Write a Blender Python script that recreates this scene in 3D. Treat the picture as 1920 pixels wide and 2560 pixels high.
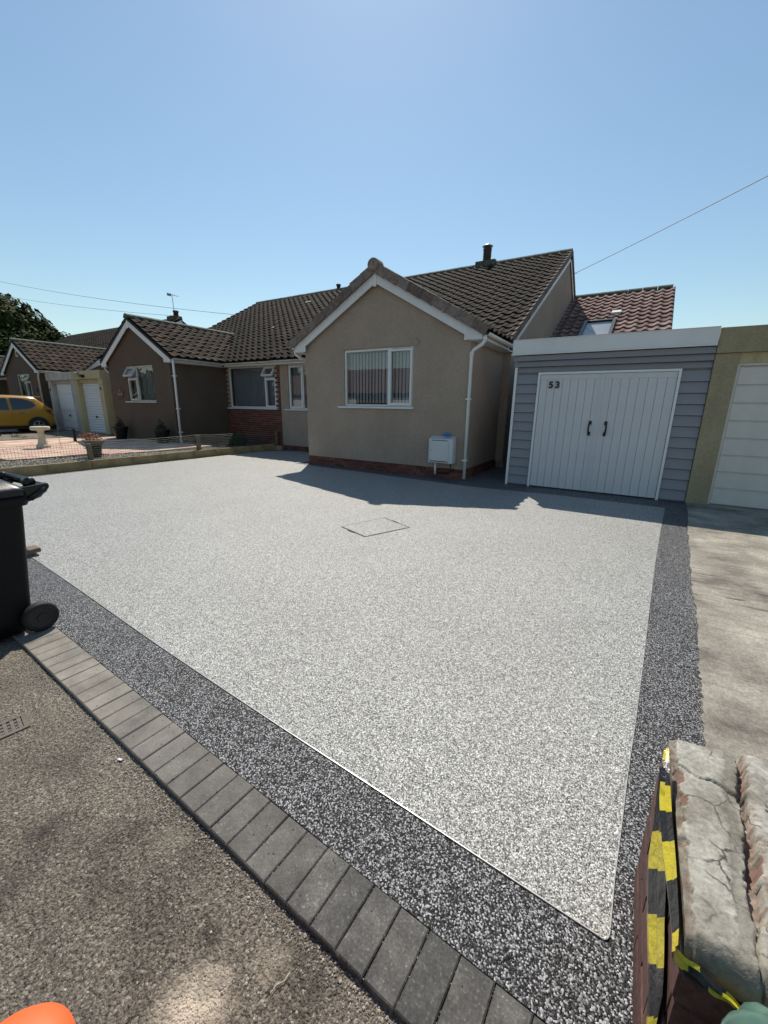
import bpy, bmesh, math, random
from mathutils import Vector, Matrix, noise
random.seed(7)
for o in list(bpy.data.objects): bpy.data.objects.remove(o)
C = bpy.context.scene.collection
SC = bpy.context.scene
V = Vector
# ------------------------------------------------------------------ camera
CAMLOC = V((0, 0, 1.5))
yaw, pitch, roll, fpx = -5.47391092e-01, -2.59433969e-01, 1.23612293e-02, 1006.13413
fw = V((math.sin(yaw)*math.cos(pitch), math.cos(yaw)*math.cos(pitch), math.sin(pitch)))
rt = V((math.cos(yaw), -math.sin(yaw), 0)); up = rt.cross(fw)
rt2 = math.cos(roll)*rt + math.sin(roll)*up; up2 = -math.sin(roll)*rt + math.cos(roll)*up
cd = bpy.data.cameras.new('camera'); cam = bpy.data.objects.new('camera', cd); C.objects.link(cam)
M = Matrix((rt2, up2, -fw)).transposed().to_4x4(); M.translation = CAMLOC
cam.matrix_world = M
cd.sensor_fit = 'VERTICAL'; cd.sensor_height = 36; cd.lens = fpx/2560*36
cd.clip_start = .02; cd.clip_end = 3000
SC.camera = cam
# ------------------------------------------------------------------ sky and sun
SUN = V((-.41, .61, 1.0)).normalized()
w = bpy.data.worlds.new('World'); SC.world = w; w.use_nodes = True
nt = w.node_tree; bg = nt.nodes['Background']
sky = nt.nodes.new('ShaderNodeTexSky'); sky.sky_type = 'NISHITA'; sky.sun_disc = False
sky.sun_elevation = math.asin(SUN.z); sky.sun_rotation = math.atan2(SUN.x, SUN.y)
sky.air_density = 1.35; sky.dust_density = .32; sky.ozone_density = 2.1; sky.altitude = 0
wb = nt.nodes.new('ShaderNodeMix'); wb.data_type = 'RGBA'; wb.blend_type = 'MULTIPLY'; wb.inputs[0].default_value = 1
wb.inputs[7].default_value = (.96, 1.03, 1.0, 1)
nt.links.new(sky.outputs[0], wb.inputs[6]); nt.links.new(wb.outputs[2], bg.inputs[0]); bg.inputs[1].default_value = .108
sl = bpy.data.lights.new('sun', 'SUN'); sl.energy = 5.0; sl.angle = math.radians(.5); sl.color = (1, .925, .82)
so = bpy.data.objects.new('sun', sl); C.objects.link(so)
so.rotation_euler = SUN.to_track_quat('Z', 'Y').to_euler(); so.location = (-8, 12, 30)
SC.view_settings.view_transform = 'Standard'; SC.view_settings.look = 'None'
SC.view_settings.exposure = 0.06; SC.view_settings.gamma = 1
# ------------------------------------------------------------------ materials
MATS = {}
def nm(name):
    m = bpy.data.materials.new(name); m.use_nodes = True
    return m, m.node_tree.nodes, m.node_tree.links, m.node_tree.nodes['Principled BSDF']
def N(ns, t, **k):
    n = ns.new('ShaderNode'+t)
    for a, b in k.items(): setattr(n, a, b)
    return n
def ramp(ns, pts, interp='LINEAR'):
    r = N(ns, 'ValToRGB'); r.color_ramp.interpolation = interp
    e = r.color_ramp.elements
    while len(e) > 1: e.remove(e[0])
    e[0].position = pts[0][0]; c = pts[0][1]; e[0].color = (*c, 1) if len(c) == 3 else c
    for p, c in pts[1:]:
        x = e.new(p); x.color = (*c, 1)
    return r
def g3(v): return (v, v, v)
def mixc(ns, ls, f, a, b, bt='MIX'):
    m = N(ns, 'Mix', data_type='RGBA', blend_type=bt)
    for inp, val in ((m.inputs[0], f), (m.inputs[6], a), (m.inputs[7], b)):
        if hasattr(val, 'links'): ls.new(val, inp)
        elif isinstance(val, (int, float)): inp.default_value = val
        else: inp.default_value = (*val, 1)
    return m.outputs[2]
def coords(ns): return N(ns, 'TexCoord').outputs['Object']
def noi(ns, ls, co, scale, detail=4, rough=.6):
    n = N(ns, 'TexNoise'); n.inputs['Scale'].default_value = scale; n.inputs['Detail'].default_value = detail
    n.inputs['Roughness'].default_value = rough; ls.new(co, n.inputs['Vector']); return n.outputs['Fac']
def bump(ns, ls, b, h, strength, dist=.01):
    n = N(ns, 'Bump'); n.inputs['Strength'].default_value = strength; n.inputs['Distance'].default_value = dist
    ls.new(h, n.inputs['Height'])
    if b.inputs['Normal'].links: ls.new(b.inputs['Normal'].links[0].from_socket, n.inputs['Normal'])
    ls.new(n.outputs[0], b.inputs['Normal'])
def rnd(ns, ls):
    oi = N(ns, 'ObjectInfo').outputs['Random']; ge = N(ns, 'NewGeometry').outputs['Random Per Island']
    a = N(ns, 'Math', operation='ADD'); ls.new(oi, a.inputs[0]); ls.new(ge, a.inputs[1])
    f = N(ns, 'Math', operation='FRACT'); ls.new(a.outputs[0], f.inputs[0]); return f.outputs[0]
def pm(name, c, rough=.6, var=.12, sc=3, bs=0, bsc=60, spec=.5, metal=0, c2=None, iv=0, bd=.01, fine=0):
    m, ns, ls, b = nm(name); co = coords(ns)
    f = noi(ns, ls, co, sc)
    r = ramp(ns, [(.3, tuple(x*(1-var) for x in c)), (.7, tuple(min(1, x*(1+var)) for x in (c2 or c)))])
    ls.new(f, r.inputs[0]); col = r.outputs[0]
    if fine:
        f2 = noi(ns, ls, co, bsc, 2); r2 = ramp(ns, [(.25, g3(1-fine)), (.75, g3(1+fine))]); ls.new(f2, r2.inputs[0])
        col = mixc(ns, ls, 1.0, col, r2.outputs[0], 'MULTIPLY')
    if iv:
        r3 = ramp(ns, [(0, g3(1-iv)), (1, g3(1+iv))]); ls.new(rnd(ns, ls), r3.inputs[0])
        col = mixc(ns, ls, 1.0, col, r3.outputs[0], 'MULTIPLY')
    ls.new(col, b.inputs['Base Color']); b.inputs['Roughness'].default_value = rough
    b.inputs['Metallic'].default_value = metal; b.inputs['Specular IOR Level'].default_value = spec
    if bs: bump(ns, ls, b, noi(ns, ls, co, bsc, 3), bs, bd)
    MATS[name] = m; return m
def resin(name, stops, tint, big=.1, spec=.5, vs=215):
    m, ns, ls, b = nm(name); co = coords(ns)
    v = N(ns, 'TexVoronoi'); v.inputs['Scale'].default_value = vs; ls.new(co, v.inputs['Vector'])
    wn = N(ns, 'TexWhiteNoise', noise_dimensions='3D'); ls.new(v.outputs['Position'], wn.inputs['Vector'])
    r = ramp(ns, stops, 'LINEAR'); ls.new(wn.outputs['Value'], r.inputs[0])
    f = noi(ns, ls, co, 28, 3); r1 = ramp(ns, [(.3, g3(.84)), (.7, g3(1.16))]); ls.new(f, r1.inputs[0])
    c = mixc(ns, ls, 1.0, r.outputs[0], r1.outputs[0], 'MULTIPLY')
    f = noi(ns, ls, co, .9, 4); r1 = ramp(ns, [(.3, g3(1-big)), (.7, g3(1+big))]); ls.new(f, r1.inputs[0])
    c = mixc(ns, ls, 1.0, c, r1.outputs[0], 'MULTIPLY')
    c = mixc(ns, ls, 1.0, c, tint, 'MULTIPLY')
    ed = ramp(ns, [(0, g3(1)), (.55, g3(.95)), (1, g3(.25))]); ls.new(v.outputs['Distance'], ed.inputs[0])
    c = mixc(ns, ls, .8, c, ed.outputs[0], 'MULTIPLY')
    ls.new(c, b.inputs['Base Color']); b.inputs['Roughness'].default_value = .48; b.inputs['Specular IOR Level'].default_value = spec
    iv = N(ns, 'Math', operation='SUBTRACT'); iv.inputs[0].default_value = 1; ls.new(v.outputs['Distance'], iv.inputs[1])
    bump(ns, ls, b, iv.outputs[0], .55, .004)
    MATS[name] = m; return m
resin('resin_light', [(0, g3(.035)), (.16, g3(.095)), (.38, g3(.21)), (.64, g3(.37)), (.88, g3(.60)), (1, g3(.80))], (1.0, .995, .93), .06)
resin('resin_dark', [(0, g3(.006)), (.46, g3(.018)), (.62, g3(.08)), (.8, g3(.25)), (1, g3(.52))], (.98, .98, 1.0), .1, .18)
def asphalt():
    m, ns, ls, b = nm('asphalt'); co = coords(ns)
    v = N(ns, 'TexVoronoi'); v.inputs['Scale'].default_value = 150; v.inputs['Randomness'].default_value = 1; ls.new(co, v.inputs['Vector'])
    wn = N(ns, 'TexWhiteNoise', noise_dimensions='3D'); ls.new(v.outputs['Position'], wn.inputs['Vector'])
    r = ramp(ns, [(0, (.05, .045, .042)), (.4, (.14, .128, .115)), (.75, (.23, .21, .185)), (.93, (.34, .315, .28)), (1, (.55, .52, .47))]); ls.new(wn.outputs['Value'], r.inputs[0])
    f = noi(ns, ls, co, 88, 4, .65); r1 = ramp(ns, [(.40, (.028, .024, .02)), (.47, (.13, .115, .095)), (.56, (.22, .195, .16)), (.66, (.30, .265, .22))]); ls.new(f, r1.inputs[0])
    c = mixc(ns, ls, .5, r.outputs[0], r1.outputs[0])
    f2 = noi(ns, ls, co, 1.7, 5); r2 = ramp(ns, [(.36, g3(.6)), (.5, g3(1.0)), (.66, g3(1.3))]); ls.new(f2, r2.inputs[0])
    c = mixc(ns, ls, 1.0, c, r2.outputs[0], 'MULTIPLY')
    c = mixc(ns, ls, 1.0, c, (1.06, 1.02, .94), 'MULTIPLY')
    def blob(x, y, s, col, amt, nsx):       # stains with a shape of their own
        nonlocal c
        g = N(ns, 'NewGeometry').outputs['Position']
        d = N(ns, 'VectorMath', operation='DISTANCE'); ls.new(g, d.inputs[0]); d.inputs[1].default_value = (x, y, -.02)
        n = noi(ns, ls, co, nsx, 4, .7)
        a = N(ns, 'Math', operation='MULTIPLY_ADD'); ls.new(n, a.inputs[0]); a.inputs[1].default_value = s*2.2; ls.new(d.outputs['Value'], a.inputs[2])
        rr = ramp(ns, [(0, g3(amt)), (min(.98, s*1.3), g3(amt*.8)), (min(.99, s*2.3), g3(0))]); ls.new(a.outputs[0], rr.inputs[0])
        c = mixc(ns, ls, rr.outputs[0], c, col)
    blob(-1.62, .33, .085, (.04, .034, .03), .9, 9)
    blob(-1.35, .50, .05, (.05, .042, .036), .7, 12)
    blob(-1.5, .15, .10, (.06, .052, .046), .5, 6)
    blob(-1.05, .12, .12, (.055, .048, .04), .35, 5)
    blob(-1.9, .5, .12, (.05, .043, .038), .5, 6)
    blob(-.86, .45, .05, (.04, .033, .027), .8, 14)
    blob(-.76, .32, .095, (.70, .60, .46), 1.0, 22)
    blob(-.66, .5, .05, (.45, .38, .29), .6, 16)
    blob(-1.2, .56, .07, (.30, .26, .2), .5, 12)
    ls.new(c, b.inputs['Base Color']); b.inputs['Roughness'].default_value = .85; b.inputs['Specular IOR Level'].default_value = .25
    bump(ns, ls, b, f, 1.0, .014)
    iv = N(ns, 'Math', operation='SUBTRACT'); iv.inputs[0].default_value = 1; ls.new(v.outputs['Distance'], iv.inputs[1])
    bump(ns, ls, b, iv.outputs[0], .8, .006)
    MATS['asphalt'] = m
asphalt()
def concrete():
    m, ns, ls, b = nm('concrete'); co = coords(ns)
    f = noi(ns, ls, co, 1.7, 8, .72); r = ramp(ns, [(.30, (.11, .10, .083)), (.42, (.22, .20, .165)), (.55, (.33, .30, .25)), (.7, (.46, .425, .355))]); ls.new(f, r.inputs[0])
    mp = N(ns, 'Mapping'); mp.inputs['Scale'].default_value = (1.6, 10, 1); mp.inputs['Rotation'].default_value = (0, 0, .12); ls.new(co, mp.inputs['Vector'])
    s = N(ns, 'TexNoise'); s.inputs['Scale'].default_value = 1.6; s.inputs['Detail'].default_value = 5; ls.new(mp.outputs[0], s.inputs['Vector'])
    r1 = ramp(ns, [(.32, g3(.80)), (.5, g3(1.0)), (.7, g3(1.08))]); ls.new(s.outputs['Fac'], r1.inputs[0])
    c = mixc(ns, ls, 1.0, r.outputs[0], r1.outputs[0], 'MULTIPLY')
    fn = noi(ns, ls, co, 85, 4, .7); r2 = ramp(ns, [(.3, g3(.6)), (.7, g3(1.28))]); ls.new(fn, r2.inputs[0])
    c = mixc(ns, ls, 1.0, c, r2.outputs[0], 'MULTIPLY')
    # broken ridges left by the tamping board
    g = N(ns, 'SeparateXYZ'); ls.new(N(ns, 'NewGeometry').outputs['Position'], g.inputs[0])
    band = ramp(ns, [(0, g3(0)), (.40, g3(0)), (.445, g3(1)), (.50, g3(1)), (.56, g3(0)), (1, g3(0))])
    dv = N(ns, 'Math', operation='DIVIDE'); ls.new(g.outputs['Y'], dv.inputs[0]); dv.inputs[1].default_value = 9; ls.new(dv.outputs[0], band.inputs[0])
    s2 = N(ns, 'TexNoise'); s2.inputs['Scale'].default_value = 2.4; s2.inputs['Detail'].default_value = 4; ls.new(mp.outputs[0], s2.inputs['Vector'])
    rr = ramp(ns, [(.60, g3(0)), (.66, g3(1))]); ls.new(s2.outputs['Fac'], rr.inputs[0])
    mm = N(ns, 'Math', operation='MULTIPLY'); ls.new(band.outputs[0], mm.inputs[0]); ls.new(rr.outputs[0], mm.inputs[1])
    c = mixc(ns, ls, mm.outputs[0], c, (.10, .085, .07))
    ls.new(c, b.inputs['Base Color']); b.inputs['Roughness'].default_value = .85; b.inputs['Specular IOR Level'].default_value = .25
    bump(ns, ls, b, s.outputs['Fac'], .3, .01); bump(ns, ls, b, fn, .4, .004)
    MATS['concrete'] = m
concrete()
def render_coat(name, c, stain=.25, spl=.12):
    m, ns, ls, b = nm(name); co = coords(ns)
    f = noi(ns, ls, co, .8, 6, .65); r = ramp(ns, [(.3, tuple(x*(1-stain) for x in c)), (.6, c), (.8, tuple(x*(1+stain*.5) for x in c))]); ls.new(f, r.inputs[0])
    mp = N(ns, 'Mapping'); mp.inputs['Scale'].default_value = (5, 5, .5); ls.new(co, mp.inputs['Vector'])
    s = N(ns, 'TexNoise'); s.inputs['Scale'].default_value = 1.5; s.inputs['Detail'].default_value = 4; ls.new(mp.outputs[0], s.inputs['Vector'])
    r1 = ramp(ns, [(.3, g3(1-spl)), (.65, g3(1+spl*.5))]); ls.new(s.outputs['Fac'], r1.inputs[0])
    cc = mixc(ns, ls, 1.0, r.outputs[0], r1.outputs[0], 'MULTIPLY')
    fn = noi(ns, ls, co, 42, 5, .75); r2 = ramp(ns, [(.3, g3(.76)), (.7, g3(1.2))]); ls.new(fn, r2.inputs[0])
    cc = mixc(ns, ls, 1.0, cc, r2.outputs[0], 'MULTIPLY')
    ls.new(cc, b.inputs['Base Color']); b.inputs['Roughness'].default_value = .9; b.inputs['Specular IOR Level'].default_value = .2
    bump(ns, ls, b, fn, .9, .012)
    MATS[name] = m
render_coat('render_tan', (.385, .302, .238), .16, .03)
render_coat('render_brown', (.125, .092, .068), .18, .04)
render_coat('render_yellow', (.37, .315, .20), .25, .05)
render_coat('render_cream', (.50, .43, .26), .15)
render_coat('render_white', (.50, .48, .44), .35, .3)
def tile_mat(name, c1, c2, c3, lich=.3):
    m, ns, ls, b = nm(name); co = coords(ns)
    r = ramp(ns, [(0, c1), (.5, c2), (1, c3)]); ls.new(rnd(ns, ls), r.inputs[0])
    g = N(ns, 'NewGeometry').outputs['Position']
    f = noi(ns, ls, g, 14, 5, .7); r2 = ramp(ns, [(.35, g3(.65)), (.6, g3(1.1)), (.78, g3(1.5))]); ls.new(f, r2.inputs[0])
    c = mixc(ns, ls, 1.0, r.outputs[0], r2.outputs[0], 'MULTIPLY')
    f = noi(ns, ls, g, 3.5, 6, .7); r3 = ramp(ns, [(.56, g3(0)), (.72, g3(lich))]); ls.new(f, r3.inputs[0])
    c = mixc(ns, ls, r3.outputs[0], c, (.085, .078, .05))
    ls.new(c, b.inputs['Base Color']); b.inputs['Roughness'].default_value = .9; b.inputs['Specular IOR Level'].default_value = .12
    f = noi(ns, ls, g, 60, 3); bump(ns, ls, b, f, .5, .006)
    MATS[name] = m
tile_mat('tile_dark', (.017, .0135, .0105), (.026, .020, .0155), (.042, .031, .022), .4)
tile_mat('tile_brown', (.034, .024, .018), (.05, .035, .026), (.078, .054, .038), .35)
tile_mat('tile_red', (.19, .125, .11), (.25, .165, .148), (.32, .22, .195), .05)
tile_mat('tile_verge', (.15, .115, .10), (.20, .155, .135), (.25, .20, .175), .1)
def brick_mat(name, c1, c2, c3):
    m, ns, ls, b = nm(name); co = coords(ns)
    r = ramp(ns, [(0, c1), (.5, c2), (1, c3)]); ls.new(rnd(ns, ls), r.inputs[0])
    g = N(ns, 'NewGeometry').outputs['Position']
    f = noi(ns, ls, g, 40, 6, .75); r2 = ramp(ns, [(.3, g3(.5)), (.7, g3(1.5))]); ls.new(f, r2.inputs[0])
    c = mixc(ns, ls, 1.0, r.outputs[0], r2.outputs[0], 'MULTIPLY')
    ls.new(c, b.inputs['Base Color']); b.inputs['Roughness'].default_value = .85
    bump(ns, ls, b, f, .5, .004); MATS[name] = m
brick_mat('brick_red', (.09, .028, .021), (.14, .042, .03), (.19, .065, .045))
brick_mat('brick_painted', (.075, .032, .027), (.10, .045, .037), (.15, .075, .058))
def paver_mat():
    m, ns, ls, b = nm('paver'); co = coords(ns)
    g = N(ns, 'NewGeometry').outputs['Position']
    r = ramp(ns, [(0, (.052, .050, .047)), (.5, (.070, .067, .062)), (1, (.10, .095, .087))]); ls.new(rnd(ns, ls), r.inputs[0])
    f = noi(ns, ls, g, 9, 6, .7); r2 = ramp(ns, [(.32, g3(.55)), (.5, g3(1.0)), (.72, g3(1.75))]); ls.new(f, r2.inputs[0])
    c = mixc(ns, ls, 1.0, r.outputs[0], r2.outputs[0], 'MULTIPLY')
    f = noi(ns, ls, g, 130, 3, .6); r2 = ramp(ns, [(.3, g3(.66)), (.62, g3(1.2)), (.72, g3(2.6))]); ls.new(f, r2.inputs[0])
    c = mixc(ns, ls, 1.0, c, r2.outputs[0], 'MULTIPLY')
    # dried sandy dust, thicker towards the bins
    sx = N(ns, 'SeparateXYZ'); ls.new(g, sx.inputs[0])
    mr = N(ns, 'MapRange'); mr.inputs[1].default_value = -.6; mr.inputs[2].default_value = -2.4; mr.inputs[3].default_value = .0; mr.inputs[4].default_value = .95; ls.new(sx.outputs[0], mr.inputs[0])
    f3 = noi(ns, ls, g, 5, 5, .7); r4 = ramp(ns, [(.3, g3(.3)), (.7, g3(1))]); ls.new(f3, r4.inputs[0])
    mu = N(ns, 'Math', operation='MULTIPLY'); ls.new(mr.outputs[0], mu.inputs[0]); ls.new(r4.outputs[0], mu.inputs[1])
    c = mixc(ns, ls, mu.outputs[0], c, (.31, .28, .235))
    v = N(ns, 'TexVoronoi'); v.inputs['Scale'].default_value = 26; ls.new(g, v.inputs['Vector'])
    r5 = ramp(ns, [(0, g3(1)), (.07, g3(1)), (.1, g3(0))]); ls.new(v.outputs['Distance'], r5.inputs[0])
    c = mixc(ns, ls, r5.outputs[0], c, (.02, .018, .016))
    ls.new(c, b.inputs['Base Color']); b.inputs['Roughness'].default_value = .75; b.inputs['Specular IOR Level'].default_value = .3
    bump(ns, ls, b, f, .35, .003); MATS['paver'] = m
paver_mat()
def cement_mat():
    m, ns, ls, b = nm('old_cement'); co = coords(ns)
    g = N(ns, 'NewGeometry').outputs['Position']
    f = noi(ns, ls, g, 11, 7, .7); r = ramp(ns, [(.3, (.16, .145, .12)), (.48, (.33, .31, .265)), (.6, (.42, .40, .345)), (.75, (.56, .54, .47))]); ls.new(f, r.inputs[0])
    f2 = noi(ns, ls, g, 90, 4, .7); r2 = ramp(ns, [(.3, g3(.7)), (.7, g3(1.2))]); ls.new(f2, r2.inputs[0])
    c = mixc(ns, ls, 1.0, r.outputs[0], r2.outputs[0], 'MULTIPLY')
    ve = N(ns, 'TexVoronoi', feature='DISTANCE_TO_EDGE'); ve.inputs['Scale'].default_value = 9
    nv_ = N(ns, 'TexNoise'); nv_.inputs['Scale'].default_value = 22; nv_.inputs['Detail'].default_value = 4; ls.new(g, nv_.inputs['Vector'])
    ad = N(ns, 'VectorMath', operation='MULTIPLY_ADD'); ls.new(nv_.outputs['Color'], ad.inputs[0]); ad.inputs[1].default_value = (.05, .05, .05); ls.new(g, ad.inputs[2]); ls.new(ad.outputs[0], ve.inputs['Vector'])
    rc = ramp(ns, [(0, g3(1)), (.010, g3(.6)), (.022, g3(0))]); ls.new(ve.outputs['Distance'], rc.inputs[0])
    mk_ = ramp(ns, [(.48, g3(0)), (.56, g3(1))]); ls.new(noi(ns, ls, g, 7, 3), mk_.inputs[0])
    cm = N(ns, 'Math', operation='MULTIPLY'); ls.new(rc.outputs[0], cm.inputs[0]); ls.new(mk_.outputs[0], cm.inputs[1])
    c = mixc(ns, ls, cm.outputs[0], c, (.05, .042, .035))
    sp_ = ramp(ns, [(.66, g3(0)), (.72, g3(.8))]); ls.new(noi(ns, ls, g, 150, 3, .7), sp_.inputs[0]); c = mixc(ns, ls, sp_.outputs[0], c, (.06, .05, .04))
    at = N(ns, 'Attribute', attribute_name='wear'); c = mixc(ns, ls, at.outputs['Fac'], c, (.17, .085, .06))
    at = N(ns, 'Attribute', attribute_name='brown_tone'); c = mixc(ns, ls, at.outputs['Fac'], c, (.14, .125, .095))  # grey-brown tint in patches, cracks, the left lip and towards the near edge
    ls.new(c, b.inputs['Base Color']); b.inputs['Roughness'].default_value = .9; b.inputs['Specular IOR Level'].default_value = .2
    bump(ns, ls, b, f2, .7, .004); MATS['old_cement'] = m
cement_mat()
def glass(name, tint, base=.10, fm=1.4):
    m, ns, ls, b = nm(name); ns.remove(b); out = ns['Material Output']
    t = N(ns, 'BsdfTransparent'); t.inputs[0].default_value = (*tint, 1); gl = N(ns, 'BsdfGlossy'); gl.inputs['Roughness'].default_value = .01
    fr = N(ns, 'Fresnel'); fr.inputs[0].default_value = 1.5
    a = N(ns, 'Math', operation='MULTIPLY_ADD'); ls.new(fr.outputs[0], a.inputs[0]); a.inputs[1].default_value = fm; a.inputs[2].default_value = base; a.use_clamp = True
    mx = N(ns, 'MixShader'); ls.new(a.outputs[0], mx.inputs[0]); ls.new(t.outputs[0], mx.inputs[1]); ls.new(gl.outputs[0], mx.inputs[2])
    ls.new(mx.outputs[0], out.inputs[0]); MATS[name] = m
glass('glass', (.82, .86, .88), .09); glass('car_glass', (.05, .06, .065), .06); glass('roof_glass', (.85, .88, .9), .08, .5)
pm('white_upvc', (.70, .70, .69), .35, .04, 2); pm('white_paint', (.68, .68, .685), .5, .04, 2, .1, 120)
pm('white_board', (.66, .66, .66), .45, .06, 1.5)
pm('dirty_white', (.50, .48, .44), .5, .25, 4)
pm('cladding', (.245, .245, .268), .6, .04, 3, .25, 90)
pm('door_white', (.58, .575, .585), .5, .03, 3, .15, 150, iv=.02)
pm('steel_door', (.58, .56, .52), .45, .08, 2)
pm('black_metal', (.012, .012, .013), .35, .2, 10); pm('black_plastic', (.006, .006, .007), .33, .2, 8, .1, 200, spec=.4)
pm('bin_plastic', (.005, .005, .006), .5, .15, 6, .25, 260, spec=.22); pm('rubber', (.009, .009, .009), .7, .2, 10)
pm('wheel_grey', (.016, .016, .017), .5, .2, 10)
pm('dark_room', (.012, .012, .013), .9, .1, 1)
pm('blind', (.62, .66, .72), .7, .05, 2); pm('curtain', (.30, .31, .345), .9, .1, 3)
pm('mortar', (.30, .27, .235), .95, .15, 12, .4, 120); pm('mortar_dark', (.16, .14, .12), .95, .2, 12, .4, 120)
pm('deck', (.03, .027, .024), .9, .2, 5); pm('ridge', (.055, .062, .052), .85, .35, 8, .5, 40, c2=(.10, .11, .08))
pm('sleeper', (.25, .185, .09), .85, .3, 3, .5, 30, c2=(.30, .225, .115), fine=.15)
pm('post_wood', (.17, .13, .09), .9, .25, 12, .5, 60)
pm('wire', (.09, .12, .085), .5, .2, 10, metal=0); pm('cable', (.05, .05, .055), .6, .1, 4)
pm('slab_pink', (.50, .31, .24), .85, .12, 6, .3, 70, iv=.08, fine=.1); pm('slab_buff', (.55, .43, .30), .85, .12, 6, .3, 70, iv=.08, fine=.1)
pm('stone_cream', (.52, .48, .36), .85, .15, 12, .5, 60, fine=.1)
pm('pebble', (.30, .27, .22), .8, .25, 30, iv=.65); pm('grit', (.34, .30, .25), .85, .2, 60, iv=.6)
pm('soil', (.05, .04, .03), .95, .3, 6, .6, 60, fine=.3); pm('earth_ground', (.10, .09, .075), .95, .3, .5, .3, 10)
pm('dead_leaf', (.24, .10, .045), .8, .2, 9, iv=.5); pm('leaf_dark', (.03, .045, .016), .7, .2, 9, iv=.4)
pm('leaf_tree', (.024, .036, .010), .8, .2, 1, iv=.5, c2=(.042, .056, .014), spec=.1); pm('leaf_weed', (.09, .13, .03), .7, .2, 9, iv=.4)
pm('bark', (.06, .045, .035), .9, .3, 8, .6, 30)
pm('car_yellow', (.40, .20, .016), .25, .03, 1, spec=.6); pm('lamp_red', (.20, .012, .012), .2, .1, 3)
pm('chrome', (.6, .6, .62), .15, .02, 1, metal=1); pm('alloy', (.45, .45, .47), .35, .05, 1, metal=1); pm('galv', (.35, .36, .36), .4, .15, 9, metal=.8)
pm('flue', (.045, .026, .022), .6, .2, 6); pm('slate', (.10, .055, .04), .8, .3, 20); pm('gold_print', (.35, .33, .30), .6, .1, 5)
pm('tape_yellow', (.50, .41, .02), .36, .12, 14, .5, 38, spec=.6, bd=.012); pm('tape_black', (.014, .014, .015), .34, .2, 14, .5, 38, spec=.5, bd=.012)
pm('orange', (.95, .13, .03), .55, .04, 5); pm('blue_rubber', (.03, .20, .42), .5, .15, 20)
pm('green_plastic', (.085, .17, .135), .18, .05, 4, spec=.6); pm('iron', (.13, .11, .09), .75, .3, 30, .4, 90)
pm('trim', (.38, .37, .34), .35, .05, 3, metal=.3); pm('joint', (.025, .024, .023), .8, .2, 20)
pm('meter_box', (.60, .60, .60), .45, .04, 3); pm('cover_steel', (.42, .41, .385), .5, .05, 4, metal=.5)
pm('hedge_house', (.12, .09, .08), .9, .1, 2)
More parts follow.
